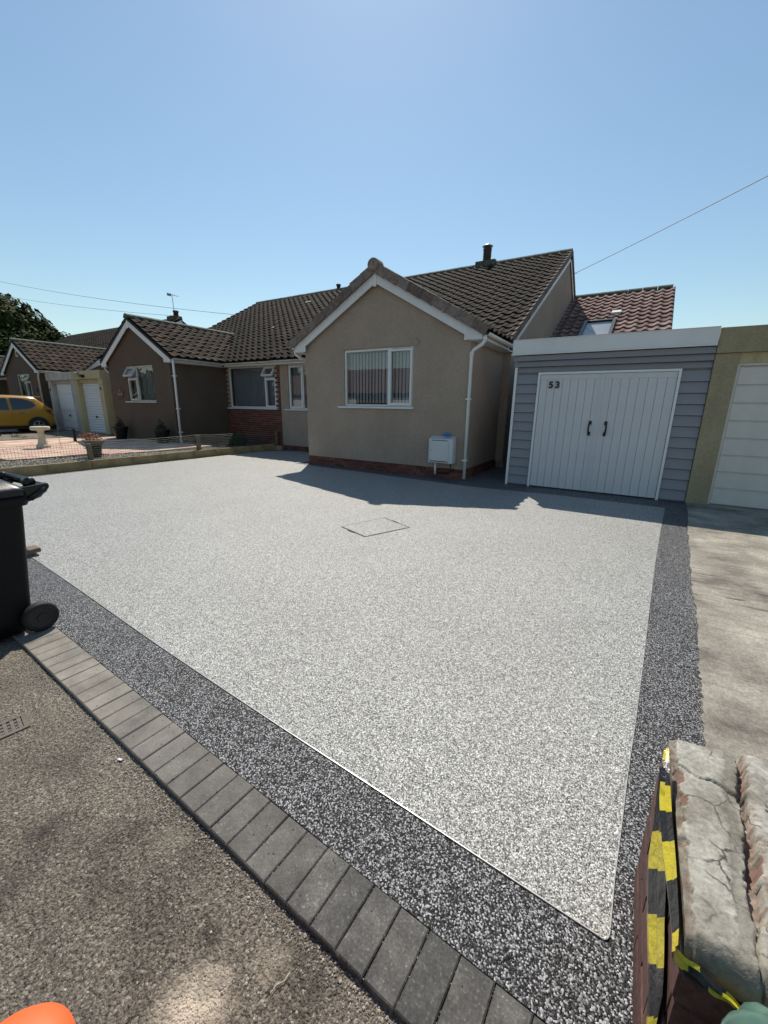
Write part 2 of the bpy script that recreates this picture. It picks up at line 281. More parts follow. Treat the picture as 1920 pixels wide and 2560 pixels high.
# ------------------------------------------------------------------ mesh helpers
class B:
    def __init__(s): s.v = []; s.f = []; s.mi = []; s.m = 0; s.sm = []; s.smooth = False
    def add(s, vs, fs, M=None):
        o = len(s.v)
        for p in vs: s.v.append(V(p) if M is None else M @ V(p))
        for f in fs: s.f.append([o+i for i in f]); s.mi.append(s.m); s.sm.append(s.smooth)
        return s
    def box(s, a, b, M=None, bev=0):
        x0, y0, z0 = a; x1, y1, z1 = b
        if not bev:
            return s.add([(x0,y0,z0),(x1,y0,z0),(x1,y1,z0),(x0,y1,z0),(x0,y0,z1),(x1,y0,z1),(x1,y1,z1),(x0,y1,z1)],
                [(3,2,1,0),(4,5,6,7),(0,1,5,4),(1,2,6,5),(2,3,7,6),(3,0,4,7)], M)
        e = bev
        r = lambda z, i: [(x0+i,y0+i,z),(x1-i,y0+i,z),(x1-i,y1-i,z),(x0+i,y1-i,z)]
        vs = r(z0, 0)+r(z1-e, 0)+r(z1, e)
        fs = [(3,2,1,0),(8,9,10,11)]
        for k in (0, 4):
            for i in range(4): fs.append((k+i, k+(i+1)%4, k+4+(i+1)%4, k+4+i))
        return s.add(vs, fs, M)
    def prism(s, poly, d, M=None):          # poly: list of 3d points, d: extrude vector
        n = len(poly); vs = [V(p) for p in poly]+[V(p)+V(d) for p in poly]
        nn = V((0, 0, 0))
        for i in range(n): nn += V(poly[i]).cross(V(poly[(i+1) % n]))
        fl = nn.dot(V(d)) > 0
        a = tuple(range(n)); b = tuple(range(n, 2*n))
        fs = [a[::-1], b] if fl else [a, b[::-1]]
        for i in range(n):
            q = (i, (i+1) % n, n+(i+1) % n, n+i); fs.append(q if fl else q[::-1])
        return s.add(vs, fs, M)
    def tube(s, pts, r, n=8, cap=True, M=None):
        pts = [V(p) for p in pts]; rs = r if isinstance(r, (list, tuple)) else [r]*len(pts)
        vs = []; fs = []; up = None
        for i, p in enumerate(pts):
            t = (pts[min(i+1, len(pts)-1)]-pts[max(i-1, 0)]).normalized()
            if up is None: up = V((0, 0, 1)) if abs(t.z) < .9 else V((0, 1, 0))
            a = t.cross(up)
            if a.length < 1e-5: a = t.cross(V((1, 0, 0)))
            a.normalize(); bb = a.cross(t).normalized(); up = bb
            for k in range(n):
                an = 2*math.pi*k/n; vs.append(p+(a*math.cos(an)+bb*math.sin(an))*rs[i])
        for i in range(len(pts)-1):
            for k in range(n):
                fs.append((i*n+k, i*n+(k+1) % n, (i+1)*n+(k+1) % n, (i+1)*n+k))
        if cap: fs += [tuple(range(n))[::-1], tuple(range((len(pts)-1)*n, len(pts)*n))]
        sm = s.smooth; s.smooth = True; s.add(vs, fs, M); s.smooth = sm; return s
    def lathe(s, prof, c=(0, 0, 0), n=24, M=None, sq=None, cap=True):
        vs = []; fs = []; c = V(c)
        for r, z in prof:
            for k in range(n):
                a = 2*math.pi*(k+.5)/n
                if sq:
                    m = max(abs(math.cos(a)), abs(math.sin(a))); q = 1/m if sq == 1 else 1
                else: q = 1
                vs.append(c+V((r*q*math.cos(a), r*q*math.sin(a), z)))
        for i in range(len(prof)-1):
            for k in range(n): fs.append((i*n+k, i*n+(k+1) % n, (i+1)*n+(k+1) % n, (i+1)*n+k))
        if cap: fs += [tuple(range(n))[::-1], tuple(range((len(prof)-1)*n, len(prof)*n))]
        return s.add(vs, fs, M)
ORG = {}
def setp(o, label=None, cat=None, group=None, kind=None):
    for k, v in (('label', label), ('category', cat), ('group', group), ('kind', kind)):
        if v: o[k] = v
    return o
def mk(name, b, mat, parent=None, org=None, kind=None, label=None, cat=None, group=None, bevel=0):
    vs = b.v
    if org is None:
        lo = [min(v[i] for v in vs) for i in range(3)]; hi = [max(v[i] for v in vs) for i in range(3)]
        org = V([(lo[i]+hi[i])/2 for i in range(3)])
        if parent is None: org.z = lo[2]
    org = V(org)
    me = bpy.data.meshes.new(name); me.from_pydata([tuple(v-org) for v in vs], [], b.f)
    mats = mat if isinstance(mat, (list, tuple)) else [mat]
    for m in mats: me.materials.append(MATS[m])
    if len(mats) > 1: me.polygons.foreach_set('material_index', b.mi)
    if any(b.sm): me.polygons.foreach_set('use_smooth', b.sm)
    me.update()
    o = bpy.data.objects.new(name, me); C.objects.link(o)
    po = ORG[parent.name] if parent else V((0, 0, 0))
    o.parent = parent; o.location = org-po; ORG[o.name] = org
    if bevel:
        md = o.modifiers.new('b', 'BEVEL'); md.width = bevel; md.segments = 2; md.limit_method = 'ANGLE'
    return setp(o, label, cat, group, kind)
def thing(name, label, cat, loc=(0, 0, 0), group=None, local=False, rz=0, kind=None):
    o = bpy.data.objects.new(name, None); C.objects.link(o); o.location = loc; o.rotation_euler = (0, 0, rz); o.empty_display_size = .2
    ORG[o.name] = V((0, 0, 0)) if local else V(loc)
    return setp(o, label, cat, group, kind)
def inst(name, me, Mx, parent):             # light object sharing mesh data
    o = bpy.data.objects.new(name, me); C.objects.link(o); o.parent = parent
    o.matrix_basis = Matrix.Translation(-ORG[parent.name]) @ Mx; return o
def basis(o, u, v, n):
    m = Matrix((V(u), V(v), V(n))).transposed().to_4x4(); m.translation = V(o); return m
def flat(name, pts, z, mat, kind='structure', parent=None, **k):
    b = B(); b.prism([(x, y, z-.06) for x, y in pts], (0, 0, .06)); return mk(name, b, mat, parent, kind=kind, **k)
def sheet(name, pts, z, mat, kind='structure', parent=None, **k):
    b = B(); n = len(pts); b.add([(x, y, z) for x, y in pts], [tuple(range(n))]); return mk(name, b, mat, parent, kind=kind, **k)
# tile / brick mesh data
def tile_mesh(name, mat, W=.30, L=.385, T=.02, lift=.032):
    prof = [(0, .030), (.028, .012), (.075, .002), (.13, .003), (.175, .016), (.205, .040), (.240, .052), (.275, .044), (.305, .026)]
    b = B(); b.smooth = True; vs = []; n = len(prof)
    for y in (0, L):
        z0 = lift if y == 0 else 0
        for x, z in prof: vs.append((x*W/.3, y, z+z0))
    b.add(vs, [(i, i+1, n+i+1, n+i) for i in range(n-1)])
    b.smooth = False
    vs = [(x*W/.3, 0, z+lift) for x, z in prof]+[(x*W/.3, 0, z+lift-T-.012) for x, z in prof]
    b.add(vs, [(i+1, i, n+i, n+i+1) for i in range(n-1)])
    me = bpy.data.meshes.new(name); me.from_pydata([tuple(v) for v in b.v], [], b.f); me.materials.append(MATS[mat])
    me.polygons.foreach_set('use_smooth', b.sm); me.update(); return me, b
def box_mesh(name, size, mat, bev=.004):
    b = B(); x, y, z = size; b.box((-x/2, -y/2, -z/2), (x/2, y/2, z/2), bev=bev)
    me = bpy.data.meshes.new(name); me.from_pydata([tuple(v) for v in b.v], [], b.f); me.materials.append(MATS[mat]); me.update(); return me, b
TM = {k: tile_mesh('roof_tile', k, lift=.05 if k == 'tile_red' else .036) for k in ('tile_dark', 'tile_brown', 'tile_red')}
def lay(cands, parent, limit=300, name='tile'):     # cands: (matrix, matname); nearest as parts, rest joined
    def vis(c):
        p = c[0].translation; d = (p-CAMLOC); n = c[0].to_3x3() @ V((0, 0, 1)); px = d.dot(fw)
        ang = d.normalized().dot(fw); pen = 1 if ang > .5 else 4
        return d.length*pen/max(.12, abs(n.dot(d.normalized())))**.5
    cands.sort(key=vis)
    for Mx, k in cands[:limit]: inst(name, TM[k][0], Mx, parent)
    rest = cands[limit:]
    for k in set(c[1] for c in rest):
        b = B(); src = TM[k][1]
        for Mx, kk in rest:
            if kk != k: continue
            o = len(b.v); b.v += [Mx @ v for v in src.v]; b.f += [[o+i for i in f] for f in src.f]; b.sm += src.sm; b.mi += [0]*len(src.f)
        mk('tiles', b, k, parent, kind='stuff')
def plane_tiles(out, O, U, Vv, nu, nv, keep, mat, g=.33, W=.30):
    U = V(U).normalized(); Vv = V(Vv).normalized(); Nn = U.cross(Vv)
    for j in range(nv):
        for i in range(nu):
            p = V(O)+U*(i*W)+Vv*(j*g)
            c = p+U*(W/2)+Vv*.17
            if keep(c):
                jit = random.uniform(-.004, .006)
                rot = Matrix.Rotation(random.uniform(-.012, .012), 4, 'Z')
                out.append((basis(p+Nn*(.02+jit)+V((0, 0, 0)), U, Vv, Nn) @ rot, mat))
def wall(b, x0, x1, z0, z1, y0, y1, ops=()):    # wall in the X-Z plane with rectangular openings
    xs = sorted({x0, x1, *[o[0] for o in ops], *[o[1] for o in ops]})
    for a, c in zip(xs, xs[1:]):
        cuts = sorted([(o[2], o[3]) for o in ops if o[0] <= a+1e-6 and o[1] >= c-1e-6]); z = z0
        for lo, hi in cuts:
            if lo > z: b.box((a, y0, z), (c, y1, lo))
            z = hi
        if z < z1: b.box((a, y0, z), (c, y1, z1))
def window(par, x0, x1, z0, z1, y, lights, kind, sill=None, frame='white_upvc', label=None):
    """lights: (x0,x1,z0,z1,mode) mode '' fixed, 's' sash, 'o' open top-hung"""
    yf = y+.03
    b = B(); t = .045
    b.box((x0, yf, z0), (x0+t, yf+.07, z1)); b.box((x1-t, yf, z0), (x1, yf+.07, z1))
    b.box((x0+t, yf, z0), (x1-t, yf+.07, z0+t)); b.box((x0+t, yf, z1-t), (x1-t, yf+.07, z1))
    for i, (a, c, d, e, m) in enumerate(lights):
        if a > x0+.06: b.box((a-.025, yf+.001, d), (a+.025, yf+.069, e))
        if e < z1-.06: b.box((a+.025, yf+.002, e-.025), (c-.025 if c < x1-.06 else c-t, yf+.068, e+.025))
    fr = mk('window', b, frame, par, bevel=.004, label=label)
    for a, c, d, e, m in lights:
        a2 = a+(.025 if a > x0+.06 else t); c2 = c-(.025 if c < x1-.06 else t); d2 = d+(.025 if d > z0+.06 else t); e2 = e-(.025 if e < z1-.06 else t)
        Mx = None
        if m == 'o':
            Mx = Matrix.Translation((0, yf, e2)) @ Matrix.Rotation(math.radians(-32), 4, 'X') @ Matrix.Translation((0, -yf, -e2))
        if m:
            b = B(); s = .05; q = yf-.02; r = yf+.04
            a3, c3, d3, e3 = a2-.012, c2+.012, d2-.012, e2+.012
            b.box((a3, q, d3), (a3+s, r, e3), Mx); b.box((c3-s, q, d3), (c3, r, e3), Mx)
            b.box((a3+s, q, d3), (c3-s, r, d3+s), Mx); b.box((a3+s, q, e3-s), (c3-s, r, e3), Mx)
            mk('sash', b, frame, fr, bevel=.004); a2, c2, d2, e2 = a3+s, c3-s, d3+s, e3-s
        b = B(); b.add([(a2, yf+.03, d2), (c2, yf+.03, d2), (c2, yf+.03, e2), (a2, yf+.03, e2)], [(0, 1, 2, 3)], Mx)
        mk('pane', b, 'glass', fr)
    if sill:
        b = B(); b.box((sill[0], y-.06, z0-.045), (sill[1], y+.03, z0-.005)); mk('sill', b, frame, fr, bevel=.006)
    if kind == 'blind':
        x = x0+.07; k = 0
        while x < x1-.1:
            an = math.radians(random.uniform(20, 30)); dx = .089*math.cos(an)/2; dy = -.089*math.sin(an)/2
            bb = B(); bb.prism([(x-dx, yf+.17-dy, z0+.08), (x+dx, yf+.17+dy, z0+.08), (x+dx, yf+.17+dy, z1-.06), (x-dx, yf+.17-dy, z1-.06)], (.001, .001, 0))
            mk('blind_slat', bb, 'blind', fr); x += .089
    elif kind == 'net':
        bb = B(); bb.smooth = True; vs = []; n = int((x1-x0)/.016); ph = random.random()*6
        for k in range(n+1):
            x = x0+.05+(x1-x0-.1)*k/n
            yy = yf+.15+.018*math.sin(x*58+ph)+.010*math.sin(x*23+ph)+.008*math.sin(x*131)
            vs += [(x, yy, z0+.05), (x, yy+.01*math.sin(x*17), z1-.05)]
        bb.add(vs, [(2*k, 2*k+2, 2*k+3, 2*k+1) for k in range(n)]); mk('net_curtain', bb, 'curtain', fr)
    b = B(); e = .02; Y0 = yf+.08; Y1 = yf+.7
    b.add([(x0-e, Y0, z0-e), (x1+e, Y0, z0-e), (x1+e, Y0, z1+e), (x0-e, Y0, z1+e), (x0-e, Y1, z0-e), (x1+e, Y1, z0-e), (x1+e, Y1, z1+e), (x0-e, Y1, z1+e)],
          [(4, 5, 6, 7), (0, 1, 5, 4), (1, 2, 6, 5), (2, 3, 7, 6), (3, 0, 4, 7)])
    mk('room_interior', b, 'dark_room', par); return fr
BR = {k: box_mesh('brick_mesh', (.215, .10, .065), k, .003) for k in ('brick_red', 'brick_painted')}
BRH = {k: box_mesh('brick_mesh_half', (.1025, .10, .065), k, .003) for k in ('brick_red', 'brick_painted')}
def brickwork(par, O, U, W, H, mat='brick_red', skip=None, out=.006, z_off=0, mortar='mortar'):
    """brick face: O lower start on the outer face, U direction; bricks proud of the mortar backing"""
    O = V(O); U = V(U).normalized(); Nn = U.cross(V((0, 0, 1)))
    rows = int(round(H/.075)); 
    for r in range(rows):
        x = 0 if r % 2 == 0 else -.1125
        while x < W-.02:
            a = max(0, x); e = min(W, x+.215)
            if e-a > .05:
                cx = (a+e)/2; p = O+U*cx+V((0, 0, r*.075+.0375))
                if not (skip and skip(p)):
                    full = e-a > .2
                    Mx = basis(p-Nn*(.05-out)+Nn*random.uniform(-.002, .002), U, -Nn, (0, 0, 1))
                    src = BR if full else BRH
                    if not full: Mx = Mx @ Matrix.Diagonal(((e-a)/.1025, 1, 1, 1))
                    inst('brick', src[mat][0], Mx, par)
            x += .225
    return rows
def half_gutter(b, p0, p1, r=.055):
    p0, p1 = V(p0), V(p1); t = (p1-p0).normalized(); s = t.cross(V((0, 0, 1))).normalized()
    pr = []
    for k in range(9):
        a = math.pi+math.pi*k/8; pr.append(s*math.cos(a)*r+V((0, 0, math.sin(a)*r)))
    for k in range(8, -1, -1):
        a = math.pi+math.pi*k/8; pr.append(s*math.cos(a)*(r-.004)+V((0, 0, math.sin(a)*(r-.004))))
    b.prism([p0+q for q in pr], p1-p0)
# ------------------------------------------------------------------ ground
sheet('ground', [(-400, -300), (400, -300), (400, 700), (-400, 700)], -.09, 'earth_ground')
fy = lambda x: .578-.049*x        # front line of the block edging
sheet('road', [(-90, -30), (60, -30), (60, fy(.3)+.05), (.3, fy(.3)+.05), (-3.9, fy(-3.9)+.1), (-11, 1.5), (-90, 1.5)], -.022, 'asphalt')
dr = [(.36, .60), (.42, 1.3), (.482, 2.144), (.509, 2.45), (.525, 2.776), (.585, 3.513), (.621, 4.237), (.731, 5.917), (.80, 6.8), (.887, 8.048), (.89, 8.2)]
ft = [(x, fy(x)+.2015) for x in (-10.45, -4.5, -3.9, -2, -.5, .37)]
flat('driveway_border', [ft[0]]+ft[1:]+[(1.1, ft[-1][1]), (1.1, 12.2), (-10.45, 12.2)], 0, 'resin_dark')
LP = [(.564, 7.48), (.461, 6.074), (.362, 4.66), (.293, 3.508), (.25, 2.749), (.207, 2.054), (.182, 1.714), (.166, 1.421), (.154, 1.232), (.1495, 1.077), (.148, 1.055), (.143, 1.044), (.135, 1.038), (.124, 1.039), (-.169, 1.055), (-.389, 1.068), (-.627, 1.082), (-1.254, 1.115), (-1.813, 1.147), (-2.364, 1.182), (-2.865, 1.219), (-3.613, 1.278), (-4.654, 1.352), (-10.3, 1.70),
      (-10.32, 2.74), (-10.32, 5.95), (-10.22, 9.3), (-9.3, 9.86), (-7.45, 9.86), (-7.42, 7.72), (-6.93, 7.70), (-2.64, 7.38), (-2.06, 7.41), (-.97, 7.53)]
sheet('driveway', LP, .004, 'resin_light')
b = B()
for i in range(0, 23):
    p, q = V((*LP[i], 0)), V((*LP[i+1], 0)); t = (q-p).normalized(); s = V((-t.y, t.x, 0))*.0016
    b.prism([p-s, q-s+t*.002, q+s+t*.002, p+s], (0, 0, .0055))
mk('edging_trim', b, 'trim', label='thin pale metal trim line between the light and dark resin of the driveway', cat='edging strip')
# concrete drive with a ragged left edge
pts = []
for (x0, y0), (x1, y1) in zip(dr, dr[1:]):
    for k in range(14):
        t = k/14; pts.append((x0+(x1-x0)*t+random.uniform(-.009, .012), y0+(y1-y0)*t))
pts.append(dr[-1])
b = B(); pp = pts+[(1.2, 12), (14, 12), (14, .58)]
b.prism([(x, y, -.05) for x, y in pp], (0, 0, .064)); mk('concrete_driveway', b, 'concrete', kind='structure')
# manhole cover recessed in the resin
t = thing('inspection_cover', 'resin filled square drain cover outlined by a thin dark joint in the pale driveway', 'manhole cover', (-2.65, 4.12, .004))
cs = [V((-3.0, 3.88, 0)), V((-2.77, 4.55, 0)), V((-2.26, 4.34, 0)), V((-2.52, 3.71, 0))]
b = B()
for i in range(4):
    p, q = cs[i], cs[(i+1) % 4]; d = (q-p).normalized(); s = V((-d.y, d.x, 0))*.004
    b.add([p-s+V((0, 0, .0075)), q-s+V((0, 0, .0075)), q+s+V((0, 0, .0075)), p+s+V((0, 0, .0075))], [(0, 1, 2, 3)])
mk('joint_frame', b, 'joint', t)
for a, c in (((-2.85, 3.82), (-2.72, 3.78)), ((-2.60, 4.475), (-2.47, 4.42))):
    p, q = V((*a, .012)), V((*c, .012)); d = (q-p).normalized(); s = V((-d.y, d.x, 0))*.012
    b = B(); b.add([p-s, q-s, q+s, p+s], [(0, 1, 2, 3)]); mk('lifting_slot', b, 'joint', t)
b = B(); b.add([c*1 + V((0, 0, .0085)) + (V((-2.64, 4.12, 0))-c).normalized()*.02 for c in cs], [(3, 2, 1, 0)]); mk('cover_inlay', b, 'resin_light', t)
# ---- block edging, every block its own part
edg = thing('block_edging', 'row of charcoal concrete block pavers edging the driveway along the pavement', 'paving', (-1.6, .75, 0), kind='structure')
pm_ = {}
bm_, _ = box_mesh('paver_mesh', (.0968, .1985, .05), 'paver', .0038)
sl = V((1, -.049, 0)).normalized(); pr_ = V((.049, 1, 0)).normalized()
for k in range(-1, 45):
    x = .335-.1*k*1.0; yc = fy(x)
    p = V((x, yc, 0))+pr_*.1+V((0, 0, -.0235+random.uniform(-.0015, .002)))
    Mx = basis(p, sl, pr_, (0, 0, 1)) @ Matrix.Rotation(random.uniform(-.008, .008), 4, 'Z') @ Matrix.Rotation(random.uniform(-.006, .006), 4, 'Y')
    inst('paver', bm_, Mx, edg)
b = B(); b.prism([(.42, fy(.42)+.008, -.07), (-4.25, fy(-4.25)+.008, -.07), (-4.25, fy(-4.25)+.2, -.07), (.42, fy(.42)+.2, -.07)], (0, 0, .062)); mk('jointing_sand', b, 'soil', edg)
# loose grit along the edging and scattered stones
def rock(b, p, r):
    a = random.random()*6.3; ca, sa = math.cos(a), math.sin(a)
    vs = [(1, 0, 0), (-1, 0, 0), (0, 1, 0), (0, -1, 0), (0, 0, .7), (0, 0, -.5)]
    vs = [V((v[0]*ca-v[1]*sa, v[0]*sa+v[1]*ca, v[2]))*r*random.uniform(.7, 1.2) for v in vs]
    b.add([p+v for v in vs], [(0, 2, 4), (2, 1, 4), (1, 3, 4), (3, 0, 4), (2, 0, 5), (1, 2, 5), (3, 1, 5), (0, 3, 5)])
b = B()
for i in range(3200):
    x = random.uniform(-3.1, .3); d = abs(random.gauss(0, .03)) if random.random() < .75 else random.uniform(0, .25)
    r = random.choice((.0016, .002, .0025, .003, .0045)); rock(b, V((x, fy(x)-.004-d, -.021+r*.4)), r)
for i in range(420):
    k = random.randrange(0, 36); x = .385-.1*k; tt = random.random()*.19; r = random.uniform(.0012, .0024)
    rock(b, V((x, fy(x), 0))+pr_*tt+V((random.gauss(0, .002), 0, -.004)), r)
for i in range(2200):
    x = random.uniform(-2.7, .2); y = random.uniform(.02, fy(x)); rock(b, V((x, y, -.0215)), random.choice((.002, .0025, .003, .004)))
mk('loose_grit', b, 'grit', kind='stuff', label='loose grit scattered on the tarmac along the block edging', cat='grit')
# drain grating
t = thing('drain_grating', 'rusty slotted iron drain grating set in the tarmac pavement at the left edge', 'drain cover', (-2.375, .355, -.019), local=True, rz=1.40)
b = B(); W_, D_ = .15, .066
b.box((-W_, -D_, -.02), (-W_+.02, D_, .004)); b.box((W_-.02, -D_, -.02), (W_, D_, .004)); b.box((-W_+.02, -D_, -.02), (W_-.02, -D_+.02, .004)); b.box((-W_+.02, D_-.02, -.02), (W_-.02, D_, .004))
mk('frame', b, 'iron', t)
for i in range(10):
    x = -W_+.028+i*.026; b = B(); b.box((x, -D_+.02, -.015), (x+.013, D_-.02, .002)); mk('bar', b, 'iron', t)
for i in range(3):
    y = -D_+.032+i*.028; b = B(); b.box((-W_+.02, y, -.015), (W_-.02, y+.012, .0008)); mk('cross_bar', b, 'iron', t)
b = B(); b.box((-W_+.02, -D_+.02, -.019), (W_-.02, D_-.02, -.0012)); mk('pit', b, 'joint', t)
# ------------------------------------------------------------------ roofs / bungalows
SL = .55
ZE, YE, YR = 2.86, 9.75, 16.6
zm = lambda y: ZE+SL*(y-YE)
def projection(par, xl, xr, ax, yf, sl, mat, tm, tiles, caps, zeb=2.73, oh=.30, ops=(), side_r=10.1, zb=0, zr_add=0):
    """front gable wing: walls, roof deck, boards; returns plane height function"""
    zr = 4.20 if not caps else 4.24
    zp = lambda x: zr-sl*abs(x-ax)
    b = B(); wall(b, xl, xr, zb, zeb, yf, yf+.25, ops)
    b.prism([(xl, yf, zeb), (xr, yf, zeb), (xr, yf, zp(xr)-.1), (ax, yf, zr-.12), (xl, yf, zp(xl)-.1)], (0, .25, 0)); mk('gable_wall', b, mat, par)
    b = B(); b.box((xr-.25, yf+.25, zb), (xr, side_r, zeb+.1)); mk('side_wall', b, mat, par)
    b = B(); b.box((xl, yf+.25, zb), (xl+.25, side_r, zeb+.1)); mk('side_wall', b, mat, par)
    # roof deck
    yv = yf-.13; yb = YE+(zr-ZE)/SL
    xe_l, xe_r = xl-oh, xr+oh
    def deckside(xe):
        b = B()
        y_e = YE+(zp(xe)-ZE)/SL+.05
        b.prism([(ax, yv, zr), (xe, yv, zp(xe)), (xe, max(y_e, yf+1), zp(xe)), (ax, yb, zr)], (0, 0, -.07)); return b
    rf = mk('roof', deckside(xe_r), 'deck', par); mk('roof', deckside(xe_l), 'deck', par)
    c = 1/math.hypot(1, sl); s = sl*c
    nv = int(math.hypot(xe_r-ax, (xe_r-ax)*sl)/.33)+1
    nyt = int((yb-yv)/.3)+1
    L0 = math.hypot(xe_r-ax, (xe_r-ax)*sl); g = (L0-.03)/nv
    kp = lambda p: p.z > zm(p.y)-.03
    plane_tiles(tiles, (xe_r+.04*c, yv+.03, zp(xe_r)-.04*s), (0, 1, 0), (-c, 0, s), nyt, nv, kp, tm, g)
    nyt2 = nyt
    L1 = math.hypot(xe_l-ax, (xe_l-ax)*sl); nv1 = int(L1/.33)+1; g1 = (L1-.03)/nv1
    plane_tiles(tiles, (xe_l-.04*c, yv+.03+nyt*.3, zp(xe_l)-.04*s), (0, -1, 0), (c, 0, s), nyt, nv1, kp, tm, g1)
    # ridge tiles
    y = yv-.02
    while y < yb-.1:
        b = B(); ln = .42
        b.prism([(ax-.13, y, zr-.01), (ax-.10, y, zr+.07), (ax-.05, y, zr+.115), (ax, y, zr+.13), (ax+.05, y, zr+.115), (ax+.10, y, zr+.07), (ax+.13, y, zr-.01)], (0, ln, random.uniform(-.004, .004))); mk('ridge_tile', b, 'ridge', par); y += .43
    # barge boards
    for sgn, xe in ((-1, xe_l), (1, xe_r)):
        x1 = xe-sgn*.03; b = B(); y0 = yv+.02
        top = lambda x: zp(x)-.065
        xw = (xl if sgn < 0 else xr)+sgn*-.10
        b.prism([(ax, y0, top(ax)), (x1, y0, top(x1)), (x1, y0, zeb), (xw+sgn*.0, y0, zeb), (xw, y0, top(xw)-.20), (ax, y0, top(ax)-.20)], (0, .025, 0)); mk('barge_board', b, 'white_board', par)
        b = B(); b.box((min(xw-sgn*.001, xw+sgn*.03), y0-.006, zeb+.0), (max(xw-sgn*.001, xw+sgn*.03), y0+.001, top(xw)-.02)); mk('joint_strip', b, 'white_upvc', par)
        b = B(); xa, xb = sorted(((xl if sgn < 0 else xr), x1)); b.box((xa, y0+.03, zeb-.012), (xb, 9.9, zeb)); mk('soffit', b, 'white_board', par)
        b = B(); xa, xb = sorted((x1, x1-sgn*.02)); b.box((xa, y0+.03, zeb-.01), (xb, 9.8, zp(xe)-.075)); mk('fascia', b, 'white_board', par)
    b = B(); b.box((ax-.035, yv+.012, zr-.33), (ax+.035, yv+.019, zr-.07)); mk('joint_strip', b, 'white_upvc', par)
    for xe, sgn in ((xe_l, -1), (xe_r, 1)):
        b = B(); xg = xe+sgn*.045; half_gutter(b, (xg, yv+.05, zp(xe)-.04), (xg, 9.75, zp(xe)-.055)); mk('gutter', b, 'dirty_white' if not caps else 'white_upvc', par)
    if caps:
        for sgn, xe in ((-1, xe_l-.07), (1, xe_r+.05)):
            Lt = math.hypot(xe-ax, (xe-ax)*sl); n = 9; d = V((sgn*c, 0, -s)); nn = V((sgn*s, 0, c)); st = V((ax, yv-.02, zr+.02))
            for k in range(n):
                p = st+d*(Lt*k/n-.01); q = st+d*(Lt*(k+1)/n+.025); off = nn*(.082 if k % 1 == 0 else .09)
                b = B(); e = .012 if True else 0
                pts = [p+off-nn*.008, q+off+nn*e, q-nn*(.100), p-nn*.085]
                b.prism(pts, (0, -.024-.014*(k % 2), 0))
                b.prism([p+off, q+off+nn*e, q+off+nn*(e-.022), p+off-nn*.022], (0, .12, 0))
                mk('verge_tile', b, 'tile_verge', par)
        b = B(); b.smooth = True; b.lathe([(.001, 0), (.10, .0), (.125, .02), (.13, .05), (.13, .25)], n=24, M=basis((ax, yv-.10, zr+.06), (1, 0, 0), (0, 0, 1), (0, 1, 0))); mk('ridge_end_cap', b, 'tile_verge', par)
    return zp
def main_roof(par, xl, xr, projs, tm, tiles, YR=YR):
    """front slope between xl and xr with rear slope; projs: (ax, zp, x0, x1)"""
    zR = zm(YR)
    b = B(); b.prism([(xl, YE, ZE), (xr, YE, ZE), (xr, YR, zR), (xl, YR, zR)], (0, 0, -.08)); mk('roof', b, 'deck', par)
    b = B(); b.prism([(xl, YR, zR), (xr, YR, zR), (xr, YR+4.2, zR-4.2*.62), (xl, YR+4.2, zR-4.2*.62)], (0, 0, -.08)); mk('rear_roof', b, 'deck', par)
    c = 1/math.hypot(1, SL); s = SL*c
    nu = int(round((xr-xl)/.3)); W = (xr-xl)/nu
    Lr = (YR-YE)/c; nv = int(round(Lr/.33)); g = (Lr-.04)/nv
    def keep(p):
        for ax, zp, x0, x1 in projs:
            if x0 < p.x < x1 and p.z < zp(p.x)-.02: return False
        return True
    plane_tiles(tiles, (xl, YE-.05*c, ZE-.05*s), (1, 0, 0), (0, c, s), nu, nv, keep, tm, g)
    x = xl-.02
    while x < xr-.1:
        b = B(); ln = min(.44, xr-x)
        b.prism([(x, YR-.13, zR-.02), (x, YR-.11, zR+.06), (x, YR-.06, zR+.11), (x, YR, zR+.125), (x, YR+.06, zR+.11), (x, YR+.11, zR+.06), (x, YR+.13, zR-.02)], (ln, 0, random.uniform(-.006, .006)))
        mk('ridge_tile', b, 'ridge', par); x += .45
def eave(par, x0, x1, y=YE, z=ZE):
    b = B(); b.box((x0, y+.04, 2.72), (x1, y+.06, z-.06)); mk('fascia', b, 'white_board', par)
    b = B(); b.box((x0, y+.06, 2.72), (x1, 10.1, 2.735)); mk('soffit', b, 'white_board', par)
    b = B(); half_gutter(b, (x0, y-.02, z-.035), (x1, y-.02, z-.045)); mk('gutter', b, 'dirty_white', par)
PARTY = -10.24
# ================================================ our house
home = thing('bungalow', 'tan rendered bungalow with white bargeboards and large blind-hung window behind the resin driveway', 'house', (-5.1, 8.0, 0))
tiles = []
zp1 = projection(home, -7.20, -2.95, -5.10, 8.0, .56, 'render_tan', 'tile_dark', tiles, True, ops=[(-6.02, -4.20, 1.47, 2.71)], side_r=10.6, zb=.21, oh=.28)
main_roof(home, PARTY, -2.71, [(-5.1, zp1, -7.5, -2.66)], 'tile_dark', tiles)
lay(tiles, home)
window(home, -6.02, -4.20, 1.47, 2.71, 8.0, [(-6.02, -4.82, 1.47, 2.71, ''), (-4.82, -4.20, 1.47, 2.71, 's')], 'blind', (-6.18, -4.15))
b = B(); b.box((-4.72, 8.005, 2.665), (-4.30, 8.035, 2.69)); mk('trickle_vent', b, 'dirty_white', home)
b = B(); b.box((-6.20, 7.992, 2.712), (-4.08, 8.02, 2.728), None); mk('drip_bead', b, 'render_tan', home)
b = B(); pts = [(-4.07-.10*math.sin(a)*0+.0, 0, 0) for a in (0,)]
b.tube([(-4.09, 7.994, 2.73), (-4.075, 7.994, 2.78), (-4.10, 7.994, 2.83), (-4.16, 7.994, 2.85)], .006, 6); mk('crack_repair', b, 'render_tan', home)
